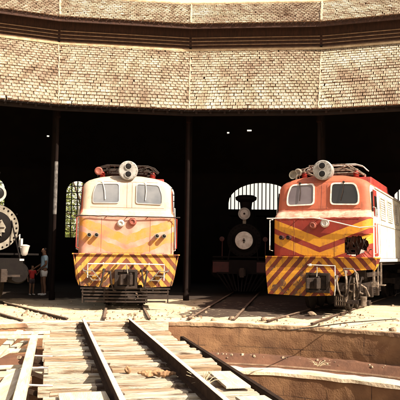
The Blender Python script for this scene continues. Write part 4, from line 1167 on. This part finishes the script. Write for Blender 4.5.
def person(pos, h, rz, label, shirt, shorts, shoes, pose):
    """standing figure, faces local -Y; h = height"""
    t = thing('person', label, 'person', pos, rz, 'people standing in the shed')
    k = h / 1.70
    V = []; E = []; Rd = []
    def J(x, y, z, r, par=None):
        V.append((x * k, y * k, z * k)); Rd.append(tuple(q * k for q in r) if isinstance(r, tuple) else r * k)
        if par is not None: E.append((par, len(V) - 1))
        return len(V) - 1
    pel = J(0, 0, .92, (.15, .11)); wa = J(0, .01, 1.08, (.125, .10), pel); ch = J(0, .015, 1.28, (.155, .115), wa); nk0 = J(0, .01, 1.43, (.085, .075), ch)
    nk = J(0, 0, 1.50, .055, nk0); hd0 = J(0, -.02, 1.56, (.066, .08), nk); hd1 = J(0, -.02, 1.635, (.078, .095), hd0); J(0, -.005, 1.69, (.055, .065), hd1)
    nose = J(0, -.125, 1.60, .012, hd0)
    shirtv = []
    for sx in (-1, 1):
        sh = J(sx * .17, .01, 1.40, .06, nk0)
        el, wr, fd = pose['arm'][0 if sx < 0 else 1]
        e = J(*el, .042, sh); w_ = J(*wr, .028, e)
        d = (Vector(wr) - Vector(el)).normalized()
        pm = Vector(wr) + d * .06; pj = J(pm.x, pm.y, pm.z, (.036, .018), w_)
        side = d.cross(Vector((0, 1, 0)));
        if side.length < .2: side = d.cross(Vector((1, 0, 0)))
        side.normalize()
        for f in range(4):
            a = pm + side * (-.027 + .018 * f) + d * .035; b = a + d * (.035 + .006 * (f in (1, 2))) + Vector((0, -.004, 0)); c = b + d * .022 + Vector((0, -.012, 0))
            ja = J(a.x, a.y, a.z, .009, pj); jb = J(b.x, b.y, b.z, .008, ja); J(c.x, c.y, c.z, .007, jb)
        a = Vector(wr) + d * .03 - side * .035 + Vector((0, -.01, 0)); ja = J(a.x, a.y, a.z, .011, w_); b = a + d * .035 - side * .012; J(b.x, b.y, b.z, .009, ja)
        hp = J(sx * .095, 0, .86, .10, pel)
        kn, an = pose['leg'][0 if sx < 0 else 1]
        kk = J(*kn, .062, hp); cf = J(kn[0] * .5 + an[0] * .5, kn[1] * .4 + an[1] * .6 + .012, kn[2] * .58 + an[2] * .42, .054, kk); aa = J(*an, .038, cf)
        fo = J(an[0] + sx * .015, an[1] - .09, .035, (.04, .03), aa); J(an[0] + sx * .02, an[1] - .17, .025, (.035, .022), fo)
    skinned('body', V, E, Rd, M['skin'], t)
    # shirt
    V = []; E = []; Rd = []
    a = J(0, 0, .89, .168); b = J(0, .01, 1.08, (.155, .125), a); c = J(0, .015, 1.27, (.178, .135), b); d = J(0, .01, 1.41, (.115, .09), c)
    for sx in (-1, 1):
        s1 = J(sx * .17, .01, 1.395, .078, d); el = Vector(pose['arm'][0 if sx < 0 else 1][0]); q = Vector((sx * .18, .01, 1.39)).lerp(el, .62); J(q.x, q.y, q.z, .066, s1)
    skinned('shirt', V, E, Rd, shirt, t)
    V = []; E = []; Rd = []
    a = J(0, 0, .96, .150); a0 = J(0, 0, .88, .156, a)
    for sx in (-1, 1):
        hp = J(sx * .09, 0, .79, .118, a0); kn = Vector(pose['leg'][0 if sx < 0 else 1][0]); q = Vector((sx * .095, 0, .84)).lerp(kn, .6); J(q.x, q.y, q.z, .104, hp)
    skinned('shorts', V, E, Rd, shorts, t)
    for sx in (-1, 1):
        an = pose['leg'][0 if sx < 0 else 1][1]
        V = []; E = []; Rd = []
        a = J(an[0], an[1] + .02, .10, .05); b = J(an[0], an[1] + .015, .05, .052, a); c = J(an[0] + sx * .015, an[1] - .08, .042, (.05, .04), b); J(an[0] + sx * .02, an[1] - .17, .035, (.044, .032), c)
        skinned('shoe', V, E, Rd, shoes, t)
    V = []; E = []; Rd = []
    a = J(0, .035, 1.60, (.078, .075)); b = J(0, .02, 1.66, (.083, .09), a); J(0, -.02, 1.705, (.066, .07), b)
    skinned('hair', V, E, Rd, M['hair'], t)
    m = MB()
    for sx in (-1, 1): m.lathe((sx * .030 * k, -.108 * k, 1.615 * k), (0, -1, 0), [(0, .011 * k), (.004, .006 * k)], 8)
    m.build('eye', M['hair'], t)
    m = MB(); m.bar((-.022 * k, -.108 * k, 1.555 * k), (.022 * k, -.108 * k, 1.555 * k), .006 * k, .006 * k); m.build('mouth', M['redpaint'], t)
    return t
pose1 = {'arm': [((-.27, -.02, 1.14), (-.30, -.20, 1.02), 0), ((.26, .02, 1.12), (.14, -.14, .98), 0)],
         'leg': [((-.11, -.03, .48), (-.13, .0, .08)), ((.12, -.01, .48), (.14, .03, .08))]}
pose2 = {'arm': [((-.26, .03, 1.13), (-.28, -.06, .90), 0), ((.27, -.04, 1.14), (.33, -.12, 1.32), 0)],
         'leg': [((-.10, -.02, .48), (-.11, .0, .08)), ((.11, -.01, .48), (.12, .02, .08))]}
person((-5.36, 22.6, -.06), 1.63, R(-65), 'person in a light blue T-shirt and white shorts standing in the shed doorway', M['blueshirt'], M['whitecloth'], M['whitecloth'], pose1)
person((-5.80, 22.75, -.06), 1.02, R(40), 'small child in a red top standing beside the taller person', M['redcloth'], M['darkcloth'], M['whitecloth'], pose2)

# ------------------------------------------------------------------ trees behind the shed
def tree(x, y, h, r, seed, label):
    t = thing('broadleaf_tree', label, 'tree', (x, y, 0), 0, 'trees behind the shed')
    rn = random.Random(seed); m = MB()
    m.tube([(0, 0, -.2), (.1, .05, h * .25), (0, .1, h * .5), (.1, 0, h * .8)], [.28, .22, .15, .05], 10)
    tips = []
    for k in range(12):
        a = rn.uniform(0, 6.28); z = h * rn.uniform(.18, .6); e = Vector((math.cos(a) * r * rn.uniform(.5, .95), math.sin(a) * r * rn.uniform(.5, .95), z + rn.uniform(.1, .35) * h))
        m.tube([(0, 0, z), e * .5 + Vector((0, 0, z * .5 + .1)), e], [.1, .06, .02], 6); tips.append(e)
    m.build('trunk', M['bark'], t, smooth=True)
    m = MB()
    for k in range(130):
        c = rn.choice(tips) * rn.uniform(.6, 1.05) + Vector([rn.gauss(0, r * .22) for _ in range(3)])
        c.z = max(c.z - h * .08, h * .10)
        for q in range(75):
            p = c + Vector([rn.gauss(0, .33) for _ in range(3)]); u = Vector([rn.gauss(0, 1) for _ in range(3)]).normalized(); v = u.cross(Vector([rn.gauss(0, 1) for _ in range(3)])).normalized()
            s = rn.uniform(.06, .12); m.add([p - u * s, p + v * s * .5, p + u * s, p - v * s * .5], [(0, 1, 2, 3)])
    m.build('crown', M['leaf'], t, fix=False)
tree(-8.6, 47, 8.5, 3.0, 1, 'bushy green tree seen through the arched shed window beside the cream locomotive')
tree(-12.4, 50, 9.0, 3.2, 2, 'green tree behind the shed further left than the arched window')
tree(-17.5, 46, 8.5, 3.2, 3, 'green tree behind the steam locomotive at the left edge')

# ------------------------------------------------------------------ small things on the apron
rn = random.Random(4)
m = MB()
for k in range(750):
    b = rn.uniform(-40, 40) if k % 3 else rn.choice((-31, -22, -8, 4, 9, 17, 25)) + rn.gauss(0, 1.6); r = PR + .1 + abs(rn.gauss(0, 2.6)); p = pol(b, r, -.05)
    if 4 < b < 22 and r > 7.9: continue
    s = rn.uniform(.012, .04) if k % 12 else rn.uniform(.05, .09); m.box(p + Vector((0, 0, s * .2 - .01)), (s * rn.uniform(.8, 1.7), s * 1.2, s * .8), Matrix.Rotation(rn.uniform(0, 3), 3, 'Z'), taper=.6)
for k in range(110):
    b = rn.uniform(-50, 60); r = rn.uniform(6.92, 7.16) + .04; p = pol(b, r, -.74 + max(0, (7.05 - r)) * -.6)
    s = rn.uniform(.012, .05) if k % 9 else rn.uniform(.05, .10); m.box(p + Vector((0, 0, s * .2)), (s * rn.uniform(.8, 1.7), s * 1.2, s * .8), Matrix.Rotation(rn.uniform(0, 3), 3, 'Z'), taper=.6)
o = m.build('gravel', M['gravel'], kind='stuff')
spots = [(191, 319, .12, 'dark stone at the pit rim below the left rail into the dark shed'), (213, 321, .10, 'small dark stone between the shed rails on the pit rim'),
         (232, 320, .15, 'dark lump at the end of the right rail into the shed'), (264, 321, .14, 'dark lump on the rim below the red locomotive coupler'),
         (287, 318, .10, 'small stone near the red locomotive on the pale dirt'), (312, 316, .20, 'square block of rubble in front of the red locomotive'),
         (184, 317, .09, 'small stone right of the cream locomotive track'), (106, 313, .10, 'dark stone in the dirt in front of the cream locomotive'),
         (393, 331, .14, 'dark stone on the rim at the right frame edge'), (345, 324, .08, 'small stone right of the thin rod on the rim')]
for (u, v, s, lb) in spots:
    p = at(u, v, -.06); bm = bmesh.new(); bmesh.ops.create_icosphere(bm, subdivisions=2, radius=s * .55)
    for q in bm.verts:
        q.co *= 1 + .35 * noise.noise(q.co * 9 + Vector((u, v, 0))); q.co.z *= .7
    me = bpy.data.meshes.new('stone'); bm.to_mesh(me); bm.free(); me.materials.append(M['stone'])
    o = bpy.data.objects.new('stone', me); col.objects.link(o); o.location = p + Vector((0, 0, s * .2)); tag(o, lb, 'stone', 'stones along the pit rim')
m = MB(); a = at(291, 330, -.02); b_ = at(396, 319, .0); m.tube([a, (a + b_) / 2 + Vector((0, 0, .03)), b_], .012, 6)
tag(m.build('iron_rod', M['iron'], smooth=True), 'thin dark rod lying on the pale dirt beside the red locomotive', 'rod')
def weed(p, s, label, n=14, seed=1):
    rn = random.Random(seed); m = MB()
    for k in range(n):
        d = Vector((rn.gauss(0, .6), rn.gauss(0, .6), rn.uniform(.2, .8))) * s
        m.tube([(0, 0, 0), d * .5 + Vector((0, 0, .03)), d], [.006, .005, .002], 4)
    o = m.build('dry_weed', M['flash']); o.location = p; tag(o, label, 'dry weed', 'dry weeds')
weed(at(318, 367, -.72), .17, 'dry weed growing on the pit ledge above the pale curb', 16, 2)
weed(at(204, 386, -.15), .22, 'dry twigs caught beside the near part of the right bridge rail', 14, 3)
weed(at(268, 322, -.06), .16, 'dry weed on the rim between the shed rails and the red locomotive', 10, 4)

# rusty earth between the bridge rails
M['clod'] = mat('rusty_clods', (.36, .21, .11), (.20, .11, .055), 9, .95, .6)
for (u0, u1, v, lb) in ((124, 131, 371, 'single rusty clod beside the left bridge rail'), (138, 176, 374, 'long low heap of rusty crumbled earth across the sleepers between the bridge rails')):
    A, B = at(u0, v, -.17), at(u1, v, -.17); bm = bmesh.new(); bmesh.ops.create_icosphere(bm, subdivisions=5, radius=1)
    L = (B - A).length / 2
    for q in bm.verts:
        p = Vector((q.co.x * L, q.co.y * .06, q.co.z * .045))
        d = noise.noise(Vector((p.x * 9, p.y * 9, p.z * 9 + u0))) + .6 * noise.noise(p * 26)
        q.co = p + Vector((q.co.x * .02, q.co.y * .05, q.co.z * .04)) * d
    me = bpy.data.meshes.new('clod'); bm.to_mesh(me); bm.free(); me.materials.append(M['clod'])
    o = bpy.data.objects.new('clod', me); col.objects.link(o); o.location = (A + B) / 2 + Vector((0, 0, .01))
    o.rotation_euler.z = math.atan2((B - A).y, (B - A).x); tag(o, lb, 'clod')
